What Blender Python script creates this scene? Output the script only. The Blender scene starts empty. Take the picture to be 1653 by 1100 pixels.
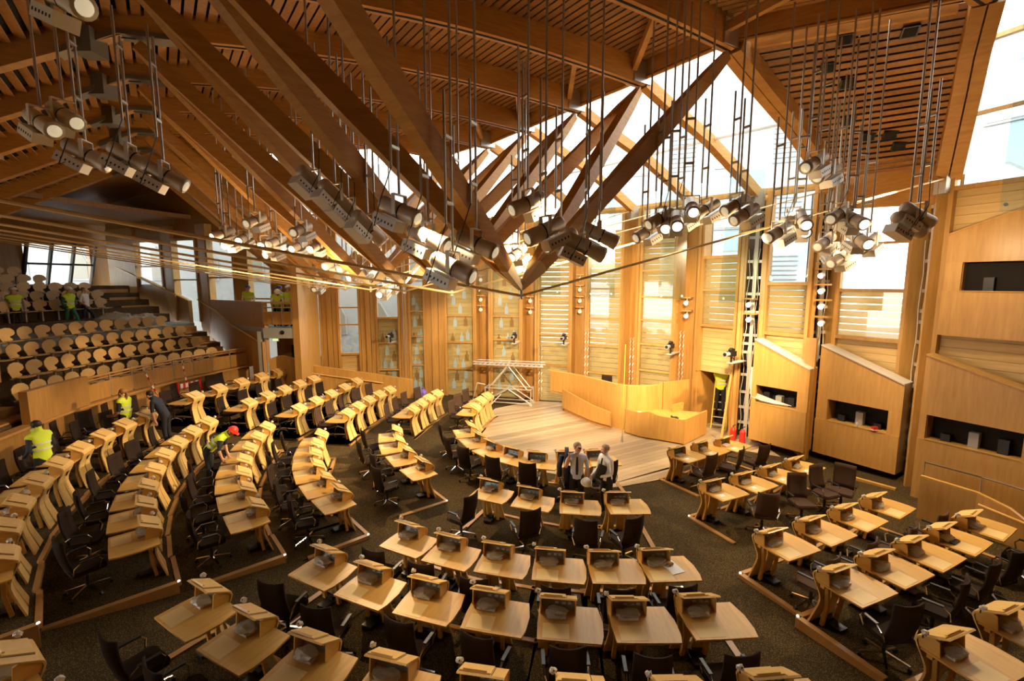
import bpy, bmesh, math, random
from mathutils import Vector, Matrix, Euler
random.seed(7)
S = bpy.context.scene
COL = S.collection
PI = math.pi
R = math.radians

# ------------------------------------------------------------------ camera, world, light, exposure
cam_d = bpy.data.cameras.new('camera'); cam = bpy.data.objects.new('camera', cam_d); COL.objects.link(cam)
cam_d.sensor_width = 36.0; cam_d.lens = 16.334; cam_d.clip_end = 300
cam.location = (0, 0, 5.5); cam.rotation_euler = (R(90 - 7.209), 0, 0)
S.camera = cam
S.view_settings.view_transform = 'Standard'; S.view_settings.look = 'None'
S.view_settings.exposure = 0.45; S.view_settings.gamma = 1.0; S.view_settings.use_curve_mapping = False
W = bpy.data.worlds.new('world'); S.world = W; W.use_nodes = True
bg = W.node_tree.nodes['Background']
bg.inputs['Color'].default_value = (1.0, .965, .89, 1); bg.inputs['Strength'].default_value = 5.0
S.cycles.max_bounces = 5; S.cycles.diffuse_bounces = 3; S.cycles.glossy_bounces = 2
S.cycles.transparent_max_bounces = 10; S.cycles.transmission_bounces = 3
S.cycles.caustics_reflective = False; S.cycles.caustics_refractive = False
S.cycles.sample_clamp_indirect = 4.0; S.cycles.adaptive_threshold = 0.03

def spot(name, loc, target, energy, size_deg, color=(1, .72, .40), blend=.6, radius=.12):
    d = bpy.data.lights.new(name, 'SPOT'); d.energy = energy; d.spot_size = R(size_deg); d.spot_blend = blend
    d.color = color; d.shadow_soft_size = radius
    o = bpy.data.objects.new(name, d); COL.objects.link(o); o.location = loc
    o.rotation_euler = (Vector(target) - Vector(loc)).to_track_quat('-Z', 'Y').to_euler()
    return o

# ------------------------------------------------------------------ materials
def mat(name, color, rough=.5, metal=0., coat=0., emit=None, estr=0., spec=.5):
    m = bpy.data.materials.new(name); m.use_nodes = True
    b = m.node_tree.nodes['Principled BSDF']
    b.inputs['Base Color'].default_value = (*color, 1); b.inputs['Roughness'].default_value = rough
    b.inputs['Metallic'].default_value = metal; b.inputs['Specular IOR Level'].default_value = spec
    if coat: b.inputs['Coat Weight'].default_value = coat; b.inputs['Coat Roughness'].default_value = .12
    if emit: b.inputs['Emission Color'].default_value = (*emit, 1); b.inputs['Emission Strength'].default_value = estr
    return m
def nd(m, t, **kw):
    n = m.node_tree.nodes.new(t)
    for k, v in kw.items(): setattr(n, k, v)
    return n
def wood(name, c1, c2, stretch=(1, 14, 14), scale=2.2, rough=.38, coat=0., var=.22, bump=.08):
    m = mat(name, c1, rough, coat=coat); L = m.node_tree.links; b = m.node_tree.nodes['Principled BSDF']
    tc = nd(m, 'ShaderNodeTexCoord'); mp = nd(m, 'ShaderNodeMapping'); mp.inputs['Scale'].default_value = stretch
    nz = nd(m, 'ShaderNodeTexNoise'); nz.inputs['Scale'].default_value = scale; nz.inputs['Detail'].default_value = 6; nz.inputs['Roughness'].default_value = .6
    rp = nd(m, 'ShaderNodeValToRGB'); rp.color_ramp.elements[0].position = .3; rp.color_ramp.elements[1].position = .7
    rp.color_ramp.elements[0].color = (*c2, 1); rp.color_ramp.elements[1].color = (*c1, 1)
    oi = nd(m, 'ShaderNodeObjectInfo'); mr = nd(m, 'ShaderNodeMapRange'); mr.inputs['To Min'].default_value = 1 - var; mr.inputs['To Max'].default_value = 1 + var * .6
    mx = nd(m, 'ShaderNodeVectorMath', operation='SCALE')
    L.new(tc.outputs['Object'], mp.inputs['Vector']); L.new(mp.outputs[0], nz.inputs['Vector']); L.new(nz.outputs['Fac'], rp.inputs[0])
    L.new(oi.outputs['Random'], mr.inputs[0]); L.new(rp.outputs[0], mx.inputs[0]); L.new(mr.outputs[0], mx.inputs['Scale'])
    L.new(mx.outputs[0], b.inputs['Base Color'])
    if bump:
        bp = nd(m, 'ShaderNodeBump'); bp.inputs['Strength'].default_value = bump; bp.inputs['Distance'].default_value = .01
        L.new(nz.outputs['Fac'], bp.inputs['Height']); L.new(bp.outputs[0], b.inputs['Normal'])
    return m
def speckle(name, base, dots, scale=60., lo=.5, hi=.62, rough=.95):
    m = mat(name, base, rough, spec=.1); L = m.node_tree.links; b = m.node_tree.nodes['Principled BSDF']
    tc = nd(m, 'ShaderNodeTexCoord'); nz = nd(m, 'ShaderNodeTexVoronoi'); nz.inputs['Scale'].default_value = scale
    n2 = nd(m, 'ShaderNodeTexNoise'); n2.inputs['Scale'].default_value = 1.3
    rp = nd(m, 'ShaderNodeValToRGB'); rp.color_ramp.elements[0].position = lo; rp.color_ramp.elements[1].position = hi
    rp.color_ramp.elements[0].color = (*dots, 1); rp.color_ramp.elements[1].color = (*base, 1)
    L.new(tc.outputs['Object'], nz.inputs['Vector']); L.new(nz.outputs['Distance'], rp.inputs[0])
    mr = nd(m, 'ShaderNodeMapRange'); mr.inputs['To Min'].default_value = .75; mr.inputs['To Max'].default_value = 1.2
    mx = nd(m, 'ShaderNodeVectorMath', operation='SCALE')
    L.new(tc.outputs['Object'], n2.inputs['Vector']); L.new(n2.outputs['Fac'], mr.inputs[0]); L.new(rp.outputs[0], mx.inputs[0]); L.new(mr.outputs[0], mx.inputs['Scale'])
    L.new(mx.outputs[0], b.inputs['Base Color'])
    return m
def glassmat(name, tint=(.93, .97, 1.), gloss=.08, rough=.02):
    m = bpy.data.materials.new(name); m.use_nodes = True; nt = m.node_tree; nt.nodes.clear(); L = nt.links
    o = nd(m, 'ShaderNodeOutputMaterial'); t = nd(m, 'ShaderNodeBsdfTransparent'); t.inputs[0].default_value = (*tint, 1)
    g = nd(m, 'ShaderNodeBsdfGlossy'); g.inputs['Roughness'].default_value = rough
    x = nd(m, 'ShaderNodeMixShader'); x.inputs[0].default_value = gloss
    L.new(t.outputs[0], x.inputs[1]); L.new(g.outputs[0], x.inputs[2]); L.new(x.outputs[0], o.inputs[0])
    return m
M = {}
M['beam'] = wood('laminated_oak', (.60, .30, .062), (.45, .20, .038), (1.2, 1.2, 9), 2.0, .58)
M['slat'] = wood('slat_oak', (.44, .21, .055), (.31, .135, .034), (9, 9, 1), 1.6, .55, bump=0)
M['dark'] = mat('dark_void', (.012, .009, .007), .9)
M['desk'] = wood('desk_oak', (.74, .43, .105), (.60, .32, .068), (10, 1.2, 10), 1.6, .4, coat=.0, var=.12, bump=.02)
M['hood'] = wood('hood_sycamore', (.82, .55, .20), (.72, .44, .135), (10, 1.5, 10), 1.6, .36, coat=.05, var=.08, bump=.02)
M['pad'] = mat('writing_pad', (.78, .57, .24), .5)
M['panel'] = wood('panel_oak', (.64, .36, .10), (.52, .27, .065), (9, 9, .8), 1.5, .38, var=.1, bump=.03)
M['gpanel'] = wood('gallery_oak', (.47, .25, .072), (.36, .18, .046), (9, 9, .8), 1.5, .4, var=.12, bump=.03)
M['board'] = wood('pale_board', (.78, .56, .25), (.64, .42, .155), (.8, 9, 9), 1.4, .5, var=.14, bump=.04)
M['louvre'] = wood('thin_louvre_veneer', (.80, .60, .29), (.68, .47, .19), (.8, 9, 9), 1.4, .5, var=.1, bump=.02)
_m = M['louvre']; _b = _m.node_tree.nodes['Principled BSDF']; _o = _m.node_tree.nodes['Material Output']
_t = nd(_m, 'ShaderNodeBsdfTranslucent'); _t.inputs[0].default_value = (.85, .68, .38, 1); _x = nd(_m, 'ShaderNodeMixShader'); _x.inputs[0].default_value = .55
_m.node_tree.links.new(_b.outputs[0], _x.inputs[1]); _m.node_tree.links.new(_t.outputs[0], _x.inputs[2]); _m.node_tree.links.new(_x.outputs[0], _o.inputs[0])
M['post'] = wood('post_oak', (.58, .33, .095), (.45, .235, .06), (9, 9, .7), 1.6, .42, var=.12, bump=.04)
M['plank'] = wood('floor_plank', (.60, .455, .275), (.48, .35, .20), (.9, 12, 12), 1.2, .3, coat=.15, var=.3, bump=.02)
M['strip'] = wood('edge_oak', (.50, .27, .09), (.40, .20, .06), (3, 3, 3), 2., .3, var=.1)
M['seatply'] = wood('seat_ply', (.62, .40, .16), (.54, .33, .12), (6, 1, 2), 2., .4, var=.3, bump=0)
M['carpet'] = speckle('carpet', (.048, .031, .012), (.24, .165, .06), 55., .12, .42)
M['gcarpet'] = speckle('gallery_carpet', (.09, .055, .03), (.14, .09, .05), 30., .2, .6)
M['fabric'] = speckle('chair_fabric', (.030, .018, .012), (.042, .026, .018), 300., .2, .6, .8)
M['litfabric'] = speckle('lit_chair_fabric', (.075, .043, .028), (.10, .06, .04), 300., .2, .6, .7)  # same chair fabric in a lighter tone, painted for chairs in the light
M['black'] = mat('black_plastic', (.012, .012, .013), .4)
M['chrome'] = mat('chrome', (.75, .72, .68), .18, 1.)
M['steel'] = mat('brushed_steel', (.62, .62, .60), .35, .9)
M['rod'] = mat('tie_rod', (.86, .66, .34), .3, .25)
M['galv'] = mat('hanger_pole', (.50, .45, .37), .4, .7)
M['darksteel'] = mat('bronzed_plate', (.20, .165, .11), .5, .5)
M['lamp'] = mat('lamp_housing', (.55, .46, .36), .45, .2)
M['lampbox'] = mat('ballast_grey', (.66, .62, .54), .45, .2)
M['lampbeige'] = mat('lamp_cream', (.78, .68, .47), .45)
M['lens'] = mat('lens_faint_glow', (.75, .66, .45), .15, emit=(1, .85, .55), estr=.35)  # unlit lenses, with a faint glow added to the material
M['lenslit'] = mat('lens_lit', (1, .95, .8), .3, emit=(1, .88, .62), estr=14.)
M['white'] = mat('white_paint', (.80, .80, .78), .5)
M['alu'] = mat('aluminium', (.78, .76, .72), .35, .6)
M['paper'] = mat('paper', (.88, .88, .86), .6)
M['screen'] = mat('console_face', (.24, .23, .19), .3)
M['screenblue'] = mat('console_film', (.22, .38, .52), .25)
M['button'] = mat('console_key', (.62, .64, .62), .4)
M['concrete'] = wood('pale_concrete', (.36, .38, .38), (.31, .33, .33), (1, 1, 1), .8, .8, var=.03)
M['grey'] = mat('grey_stone', (.40, .40, .40), .8)
M['facade'] = wood('pale_facade', (.48, .58, .64), (.42, .52, .58), (1, 1, 1), .8, .8, var=.03)
M['glass'] = glassmat('window_glass', (.93, .97, .99), .07)
M['sheet'] = glassmat('hanging_glass', (.90, .97, .98), .14, .15)
M['wrap'] = glassmat('plastic_film', (.80, .77, .68), .38, .35)
def filmmat(name, color, fac, rough=.3):
    m = mat(name, color, rough); nt = m.node_tree; b = nt.nodes['Principled BSDF']; o = nt.nodes['Material Output']
    t = nd(m, 'ShaderNodeBsdfTransparent'); x = nd(m, 'ShaderNodeMixShader'); x.inputs[0].default_value = fac
    nt.links.new(t.outputs[0], x.inputs[1]); nt.links.new(b.outputs[0], x.inputs[2]); nt.links.new(x.outputs[0], o.inputs[0]); return m
M['bag'] = filmmat('cloudy_plastic_bag', (.60, .55, .44), .5, .25)
M['cleanwrap'] = mat('white_film', (.58, .54, .46), .4)
M['vest'] = mat('hi_vis_yellow', (.60, .78, .04), .7, emit=None)
M['tape'] = mat('reflective_tape', (.70, .70, .66), .35)
M['orange'] = mat('hi_vis_orange', (.85, .30, .04), .7)
M['green'] = mat('green_overall', (.03, .16, .08), .8)
M['skin'] = mat('skin', (.62, .34, .22), .55)
M['hairdark'] = mat('dark_hair', (.02, .013, .01), .6)
M['hairginger'] = mat('sandy_hair', (.30, .13, .05), .6)
M['hairgrey'] = mat('cropped_grey_hair', (.38, .27, .20), .7)
M['steplight'] = mat('step_light', (1, 1, 1), .4, emit=(1, .95, .85), estr=4.)
M['shirt'] = mat('pale_blue_shirt', (.62, .66, .80), .7)
M['shirtwhite'] = mat('white_shirt', (.80, .80, .80), .7)
M['trousers'] = mat('dark_trousers', (.012, .012, .016), .8)
M['navy'] = mat('navy_top', (.02, .025, .045), .8)
M['greytop'] = mat('grey_top', (.25, .25, .27), .8)
M['helmetwhite'] = mat('white_helmet', (.85, .85, .82), .3)
M['helmetred'] = mat('red_helmet', (.75, .05, .03), .3)
M['helmetblue'] = mat('blue_helmet', (.06, .07, .42), .3)
M['red'] = mat('red_plastic', (.62, .03, .02), .45)
M['yellow'] = mat('ladder_yellow', (.75, .55, .08), .5)
M['purple'] = mat('purple_plastic', (.22, .14, .55), .45)
M['wire'] = mat('pale_cable', (.70, .66, .58), .6)
M['exitgreen'] = mat('exit_sign', (.55, .75, .35), .5, emit=(.6, .9, .4), estr=.8)
M['shoe'] = mat('satin_brass_shoe', (.72, .56, .32), .3, .55)
M['screengrey'] = mat('office_panel', (.78, .82, .86), .5, emit=(.85, .9, 1), estr=2.)

# ------------------------------------------------------------------ mesh builder
class MB:
    def __init__(s): s.v = []; s.f = []; s.m = []; s.mi = 0
    def add(s, vs, fs):
        o = len(s.v); s.v += [tuple(v) for v in vs]; s.f += [tuple(i + o for i in f) for f in fs]; s.m += [s.mi] * len(fs); return s
    def hexa(s, p):   # 8 points: bottom 4 ccw, top 4 ccw
        return s.add(p, [(3, 2, 1, 0), (4, 5, 6, 7), (0, 1, 5, 4), (1, 2, 6, 5), (2, 3, 7, 6), (3, 0, 4, 7)])
    def box(s, c, d, mtx=None):
        x, y, z = d[0] / 2, d[1] / 2, d[2] / 2; c = Vector(c)
        p = [Vector(q) for q in ((-x, -y, -z), (x, -y, -z), (x, y, -z), (-x, y, -z), (-x, -y, z), (x, -y, z), (x, y, z), (-x, y, z))]
        return s.hexa([c + (mtx @ q if mtx else q) for q in p])
    def bar(s, a, b, w, h, up=(0, 0, 1), off=0.):   # rectangular bar a->b, w sideways, h along up
        return s.loft([(a, w, h), (b, w, h)], up)
    def loft(s, secs, up=(0, 0, 1)):   # list of (point, w, h), straight or curved
        n = len(secs); P = [Vector(q[0]) for q in secs]; o = []; up = Vector(up)
        for i in range(n):
            t = (P[min(i + 1, n - 1)] - P[max(i - 1, 0)]).normalized(); sd = t.cross(up)
            if sd.length < 1e-4: sd = t.cross(Vector((1, 0, 0)))
            sd.normalize(); u2 = sd.cross(t); w, h = secs[i][1] / 2, secs[i][2] / 2
            o += [P[i] - sd * w - u2 * h, P[i] + sd * w - u2 * h, P[i] + sd * w + u2 * h, P[i] - sd * w + u2 * h]
        f = [(3, 2, 1, 0), tuple(4 * (n - 1) + k for k in range(4))]
        f = [(0, 1, 2, 3), tuple(4 * (n - 1) + k for k in (3, 2, 1, 0))]
        for i in range(n - 1):
            for k in range(4): f.append((4 * i + k, 4 * i + 4 + k, 4 * i + 4 + (k + 1) % 4, 4 * i + (k + 1) % 4))
        return s.add(o, f)
    def tube(s, pts, r, n=6, closed=False):
        P = [Vector(p) for p in pts]; m = len(P); rr = r if isinstance(r, (list, tuple)) else [r] * m; o = []; ref = None
        for i in range(m):
            t = (P[min(i + 1, m - 1)] - P[max(i - 1, 0)])
            if t.length < 1e-7: t = Vector((0, 0, 1))
            t.normalize()
            if ref is None: ref = t.orthogonal().normalized()
            a = (ref - t * ref.dot(t))
            if a.length < 1e-4: a = t.orthogonal()
            a.normalize(); ref = a; b = t.cross(a)
            for k in range(n):
                q = 2 * PI * k / n; o.append(P[i] + (a * math.cos(q) + b * math.sin(q)) * rr[i])
        f = []
        for i in range(m - 1):
            for k in range(n): f.append((i * n + k, i * n + (k + 1) % n, (i + 1) * n + (k + 1) % n, (i + 1) * n + k))
        f.append(tuple(range(n - 1, -1, -1))); f.append(tuple((m - 1) * n + k for k in range(n)))
        return s.add(o, f)
    def prism(s, poly, z0, z1):   # polygon in xy
        n = len(poly)
        o = [(x, y, z0) for x, y in poly] + [(x, y, z1) for x, y in poly]
        return s.add(o, [tuple(range(n - 1, -1, -1)), tuple(range(n, 2 * n))] + [(i, (i + 1) % n, n + (i + 1) % n, n + i) for i in range(n)])
    def extr(s, poly, vec):   # 3d polygon extruded by vec
        n = len(poly); vec = Vector(vec); o = [Vector(p) for p in poly]; o += [p + vec for p in o]
        return s.add(o, [tuple(range(n - 1, -1, -1)), tuple(range(n, 2 * n))] + [(i, (i + 1) % n, n + (i + 1) % n, n + i) for i in range(n)])
    def strip(s, top, thick):   # grid strip: list of rows of points -> thickened sheet (thick vector per call)
        rows = len(top); c = len(top[0]); th = Vector(thick); o = []
        for rw in top: o += [Vector(p) for p in rw]
        k0 = len(o); o += [p + th for p in o]; f = []
        for i in range(rows - 1):
            for j in range(c - 1):
                a, b, d, e = i * c + j, i * c + j + 1, (i + 1) * c + j + 1, (i + 1) * c + j
                f.append((a, b, d, e)); f.append((k0 + e, k0 + d, k0 + b, k0 + a))
        edge = [j for j in range(c)] + [i * c + c - 1 for i in range(1, rows)] + [(rows - 1) * c + j for j in range(c - 2, -1, -1)] + [i * c for i in range(rows - 2, 0, -1)]
        for q in range(len(edge)):
            a, b = edge[q], edge[(q + 1) % len(edge)]; f.append((b, a, k0 + a, k0 + b))
        return s.add(o, f)
    def lathe(s, prof, n=12, c=(0, 0, 0), mtx=None):   # (r,z) profile about z
        o = []; c = Vector(c)
        for r_, z in prof:
            for k in range(n):
                q = Vector((r_ * math.cos(2 * PI * k / n), r_ * math.sin(2 * PI * k / n), z)); o.append(c + (mtx @ q if mtx else q))
        m = len(prof); f = []
        for i in range(m - 1):
            for k in range(n): f.append((i * n + k, i * n + (k + 1) % n, (i + 1) * n + (k + 1) % n, (i + 1) * n + k))
        f.append(tuple(range(n - 1, -1, -1))); f.append(tuple((m - 1) * n + k for k in range(n)))
        return s.add(o, f)
    def mesh(s, name, mats, smooth=False):
        me = bpy.data.meshes.new(name); me.from_pydata([tuple(v) for v in s.v], [], s.f)
        for m in (mats if isinstance(mats, (list, tuple)) else [mats]): me.materials.append(M[m])
        if max(s.m or [0]): me.polygons.foreach_set('material_index', s.m)
        bm = bmesh.new(); bm.from_mesh(me); bmesh.ops.recalc_face_normals(bm, faces=bm.faces); bm.to_mesh(me); bm.free()
        if smooth: me.polygons.foreach_set('use_smooth', [True] * len(me.polygons))
        me.update(); return me
    def build(s, name, mats, parent=None, smooth=False, loc=None):
        return link(name, s.mesh(name, mats, smooth), parent, loc)
def link(name, data, parent=None, loc=None, rot=None):
    o = bpy.data.objects.new(name, data); COL.objects.link(o)
    if parent is not None: o.parent = parent
    if loc is not None: o.location = loc
    if rot is not None: o.rotation_euler = rot
    return o
def tag(o, label=None, cat=None, group=None, kind=None):
    if label: o['label'] = label
    if cat: o['category'] = cat
    if group: o['group'] = group
    if kind: o['kind'] = kind
    return o
def thing(name, label, cat, loc=(0, 0, 0), rotz=0., group=None, kind=None):
    o = link(name, None, None, loc, (0, 0, rotz)); o.empty_display_size = .1
    return tag(o, label, cat, group, kind)
def place(kit, name, label, cat, loc, rot, group=None, skip=(), swap=None):
    t = link(name, None, None, loc, rot if isinstance(rot, (tuple, Euler)) else (0, 0, rot)); t.empty_display_size = .1
    tag(t, label, cat, group)
    for part, me, subs in kit:
        if part in skip: continue
        if swap and part in swap: me = swap[part]
        p = link(part, me, t)
        for sn, sm in subs:
            q = link(sn, sm, p)
            if sn == 'console_keys': q['kind'] = 'stuff'
    return t
ORD = ['first', 'second', 'third', 'fourth', 'fifth', 'sixth', 'seventh', 'eighth', 'ninth', 'tenth', 'eleventh', 'twelfth', 'thirteenth', 'fourteenth', 'fifteenth', 'sixteenth', 'seventeenth', 'eighteenth']
def lerp(a, b, t): return tuple(x + (y - x) * t for x, y in zip(a, b))
def glow(name, loc, energy, color=(1, .70, .38), radius=.15):
    d = bpy.data.lights.new(name, 'POINT'); d.energy = energy; d.color = color; d.shadow_soft_size = radius
    o = bpy.data.objects.new(name, d); COL.objects.link(o); o.location = loc
    return o

# ------------------------------------------------------------------ floor
CX, CY = 2.0, 15.1
ROWZ = [0, 0, .05, .17, .35, .68]
DISH = [(0, 0), (7.4, 0), (8.9, .04), (10.6, .15), (12.4, .33), (14.5, .66), (40, .66)]
def dish(r):
    for (a, za), (b, zb) in zip(DISH, DISH[1:]):
        if r <= b: return za + (zb - za) * (r - a) / (b - a)
    return DISH[-1][1]
fl = MB(); rs = [0.01, 2, 4, 6, 7.4, 8, 8.9, 9.7, 10.6, 11.5, 12.4, 13.4, 14.5, 17, 21]; NA = 64
vs = [(CX + r * math.cos(2 * PI * k / NA), CY + r * math.sin(2 * PI * k / NA), dish(r) - .012) for r in rs for k in range(NA)]
fs = [(i * NA + k, i * NA + (k + 1) % NA, (i + 1) * NA + (k + 1) % NA, (i + 1) * NA + k) for i in range(len(rs) - 1) for k in range(NA)]
fl.add(vs, fs); floor = fl.build('floor', 'carpet'); tag(floor, 'dark brown patterned carpet dished around the well', kind='structure')
# oak plank floor of the well
pl = MB(); base = None
well = thing('floor', 'pale oak plank floor in front of the curved podium', None, (0, 0, 0), kind='structure')
WELL = [(-0.717, 19.763), (-1.583, 17.303), (-2.006, 15.879), (-1.382, 15.009), (-0.512, 13.914), (0.43, 13.143), (1.391, 12.7), (2.21, 11.82), (2.898, 11.933), (4.034, 12.366), (4.669, 12.7), (5.517, 14.017), (7.589, 14.664), (8.496, 14.121), (8.509, 16.078), (8.698, 17.149), (7.644, 18.994), (4.813, 20.274), (0.963, 21.035)]
pd = Vector((.866, .5, 0)); pn = Vector((-.5, .866, 0))
def cut_strip(poly, n0, n1):
    def clip(P, f):
        o = []
        for i in range(len(P)):
            a, b = P[i], P[(i + 1) % len(P)]; fa, fb = f(a), f(b)
            if fa >= 0: o.append(a)
            if fa * fb < 0: t = fa / (fa - fb); o.append((a[0] + (b[0] - a[0]) * t, a[1] + (b[1] - a[1]) * t))
        return o
    g = lambda p: p[0] * pn.x + p[1] * pn.y
    P = clip(poly, lambda p: g(p) - n0)
    return clip(P, lambda p: n1 - g(p)) if P else P
gs = [p[0] * pn.x + p[1] * pn.y for p in WELL]; q = min(gs)
while q < max(gs):
    P = cut_strip(WELL, q, q + .19)
    if len(P) >= 3:
        m = MB(); m.prism(P, -.01, .012); m.build('plank', 'plank', well)
    q += .196
m = MB(); m.prism(WELL, -.011, .004); m.build('joint_bed', 'strip', well)

# ------------------------------------------------------------------ window wall of the far and near side
def zbox(mb, a, b, n, d0, d1, z0, z1):   # upright slab from a to b (xy), offset d0..d1 along n
    a, b = Vector((a[0], a[1], 0)), Vector((b[0], b[1], 0))
    P = [a + n * d0, b + n * d0, b + n * d1, a + n * d1]
    mb.hexa([p + Vector((0, 0, z0)) for p in P] + [p + Vector((0, 0, z1)) for p in P])
def normal_in(a, b):
    d = (Vector((b[0], b[1], 0)) - Vector((a[0], a[1], 0))).normalized(); n = Vector((d.y, -d.x, 0))
    c = Vector((CX, CY - 3, 0)) - Vector((a[0], a[1], 0))
    return (n if n.dot(c) > 0 else -n), d
LT = R(-7)
BOTTLES = [(.22, .35, 0), (.62, .3, 0), (.35, .75, 1), (.7, .85, 0), (.28, 1.35, 0), (.6, 1.3, 0), (.74, 1.7, 1), (.4, 2.0, 0), (.2, 2.55, 1), (.55, 2.6, 0), (.78, 2.75, 0), (.3, 3.35, 0), (.7, 3.4, 1), (.5, 4.0, 0), (.25, 4.4, 0), (.66, 4.7, 0), (.42, 5.3, 1)]
def window(n, a, b, segs, transoms, zt):
    nin, d = normal_in(a, b); ln = (Vector(b) - Vector(a)).length
    t = thing('window_%d' % n, None, None, (0, 0, 0), kind='structure')
    A, Bv = Vector((a[0], a[1], 0)), Vector((b[0], b[1], 0))
    for e in (0, 1):
        p = A if e == 0 else Bv; m = MB(); q = p + d * (.05 if e == 0 else -.05)
        zbox(m, q - d * .05, q + d * .05, nin, -.12, .10, segs[0][0], zt); m.build('frame_post', 'post', t)
    bm = {}
    for z0, z1, kind in segs:
        if kind in ('boards', 'louvre', 'bottle'):
            gap = .022 if kind == 'louvre' else .007; pitch = .215
            k = int(round((z1 - z0) / pitch)); pitch = (z1 - z0) / max(k, 1)
            key = (round(pitch, 3), kind)
            if key not in bm:
                m = MB(); m.box((0, 0, 0), (ln - .2, .035, pitch - gap)); bm[key] = m.mesh('board', 'louvre' if kind == 'louvre' else 'board')
            mid = (A + Bv) / 2 - nin * .09; ang = math.atan2(d.y, d.x)
            for i in range(k):
                link('board', bm[key], t, (mid.x, mid.y, z0 + (i + .5) * pitch), (LT if kind == 'louvre' else 0, 0, ang))
            if kind != 'louvre':
                m = MB(); zbox(m, A + d * .05, Bv - d * .05, nin, -.16, -.12, z0, z1); m.build('backing', 'gpanel', t)
            if kind == 'bottle':
                for fx, bz, br in BOTTLES:
                    if not (z0 + .05 < bz < z1 - .6): continue
                    w = .09; pts = [(-w, 0), (w, 0), (w, .3), (.03, .38), (.03, .5), (-.03, .5), (-.03, .38), (-w, .3)]
                    c = A + d * (.1 + fx * (ln - .2))
                    m = MB(); m.extr([c + d * x + nin * -.07 + Vector((0, 0, bz + y)) for x, y in pts], nin * .02)
                    m.build('silhouette_panel', 'gpanel' if br else 'screengrey2', t)
        if kind in ('glass', 'louvre', 'bottle'):
            zz = [z0] + [q for q in transoms if z0 < q < z1] + [z1]
            for p0, p1 in zip(zz, zz[1:]):
                m = MB(); zbox(m, A + d * .09, Bv - d * .09, nin, .015, .03, p0 + .03, p1 - .03); m.build('pane', 'glass', t)
        m = MB(); zbox(m, A + d * .04, Bv - d * .04, nin, -.1, .09, z1 - .05, z1 + .05); m.build('transom', 'post', t)
    for q in transoms:
        m = MB(); zbox(m, A + d * .04, Bv - d * .04, nin, -.06, .07, q - .035, q + .035); m.build('transom', 'post', t)
    return t
M['screengrey2'] = mat('pale_glass_shape', (.62, .72, .78), .2)
WIN = {1: ((-9.85, 21.7), (-8.9, 21.75)), 2: ((-8.2, 21.8), (-7.15, 21.9)), 3: ((-6.47, 22.0), (-5.33, 22.1)), 4: ((-4.95, 22.2), (-4.15, 22.25)),
       5: ((-3.2, 22.15), (-1.75, 22.0)), 6: ((-.98, 21.8), (.44, 21.5)), 7: ((1.18, 21.2), (2.63, 20.8)), 8: ((3.34, 20.5), (4.7, 19.8)),
       9: ((5.24, 19.1), (6.4, 18.2)), 10: ((6.97, 17.2), (7.8, 16.0)), 11: ((8.44, 15.56), (9.25, 14.4)), 12: ((9.98, 14.35), (10.97, 12.9)), 13: ((10.75, 11.75), (11.95, 9.2))}
window(1, *WIN[1], [(0, .9, 'boards'), (.9, 8.3, 'glass')], [2.42, 3.77, 5.07, 6.4], 8.3)
window(2, *WIN[2], [(0, 2.1, 'boards'), (2.1, 8.3, 'glass')], [3.5, 4.3, 5.3, 6.6], 8.3)
window(3, *WIN[3], [(0, 3.8, 'bottle'), (3.8, 8.3, 'glass')], [1.3, 2.6, 5.3, 6.6], 8.3)
window(4, *WIN[4], [(0, 5.2, 'bottle'), (5.2, 8.3, 'glass')], [1.5, 2.9, 4.1, 6.6], 8.3)
window(5, *WIN[5], [(0, 6.0, 'bottle'), (6.0, 8.4, 'glass')], [1.34, 2.63, 3.9, 7.2], 8.4)
window(6, *WIN[6], [(0, 6.2, 'bottle'), (6.2, 8.4, 'glass')], [1.5, 2.8, 3.9, 7.2], 8.4)
window(7, *WIN[7], [(0, 7.0, 'louvre'), (7.0, 8.4, 'glass')], [1.7, 3.13, 4.7, 6.0], 8.4)
window(8, *WIN[8], [(0, 7.6, 'louvre'), (7.6, 8.4, 'glass')], [1.5, 2.7, 3.9, 5.2, 6.4], 8.4)
window(9, *WIN[9], [(0, 7.9, 'louvre'), (7.9, 8.4, 'glass')], [1.88, 2.97, 3.95, 4.89, 5.94, 7.], 8.4)
window(10, *WIN[10], [(2.2, 3.92, 'boards'), (3.92, 6.37, 'louvre'), (6.37, 8.4, 'glass')], [5.2], 8.4)
window(11, *WIN[11], [(0, 3.81, 'boards'), (3.81, 5.44, 'louvre'), (5.44, 8.3, 'glass')], [], 8.3)
window(12, *WIN[12], [(0, 3.83, 'boards'), (3.83, 5.25, 'louvre'), (5.25, 7.9, 'glass')], [6.6], 7.9)
window(13, *WIN[13], [(0, 7.75, 'boards'), (7.75, 11.0, 'glass')], [9.4], 11.0)
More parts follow.
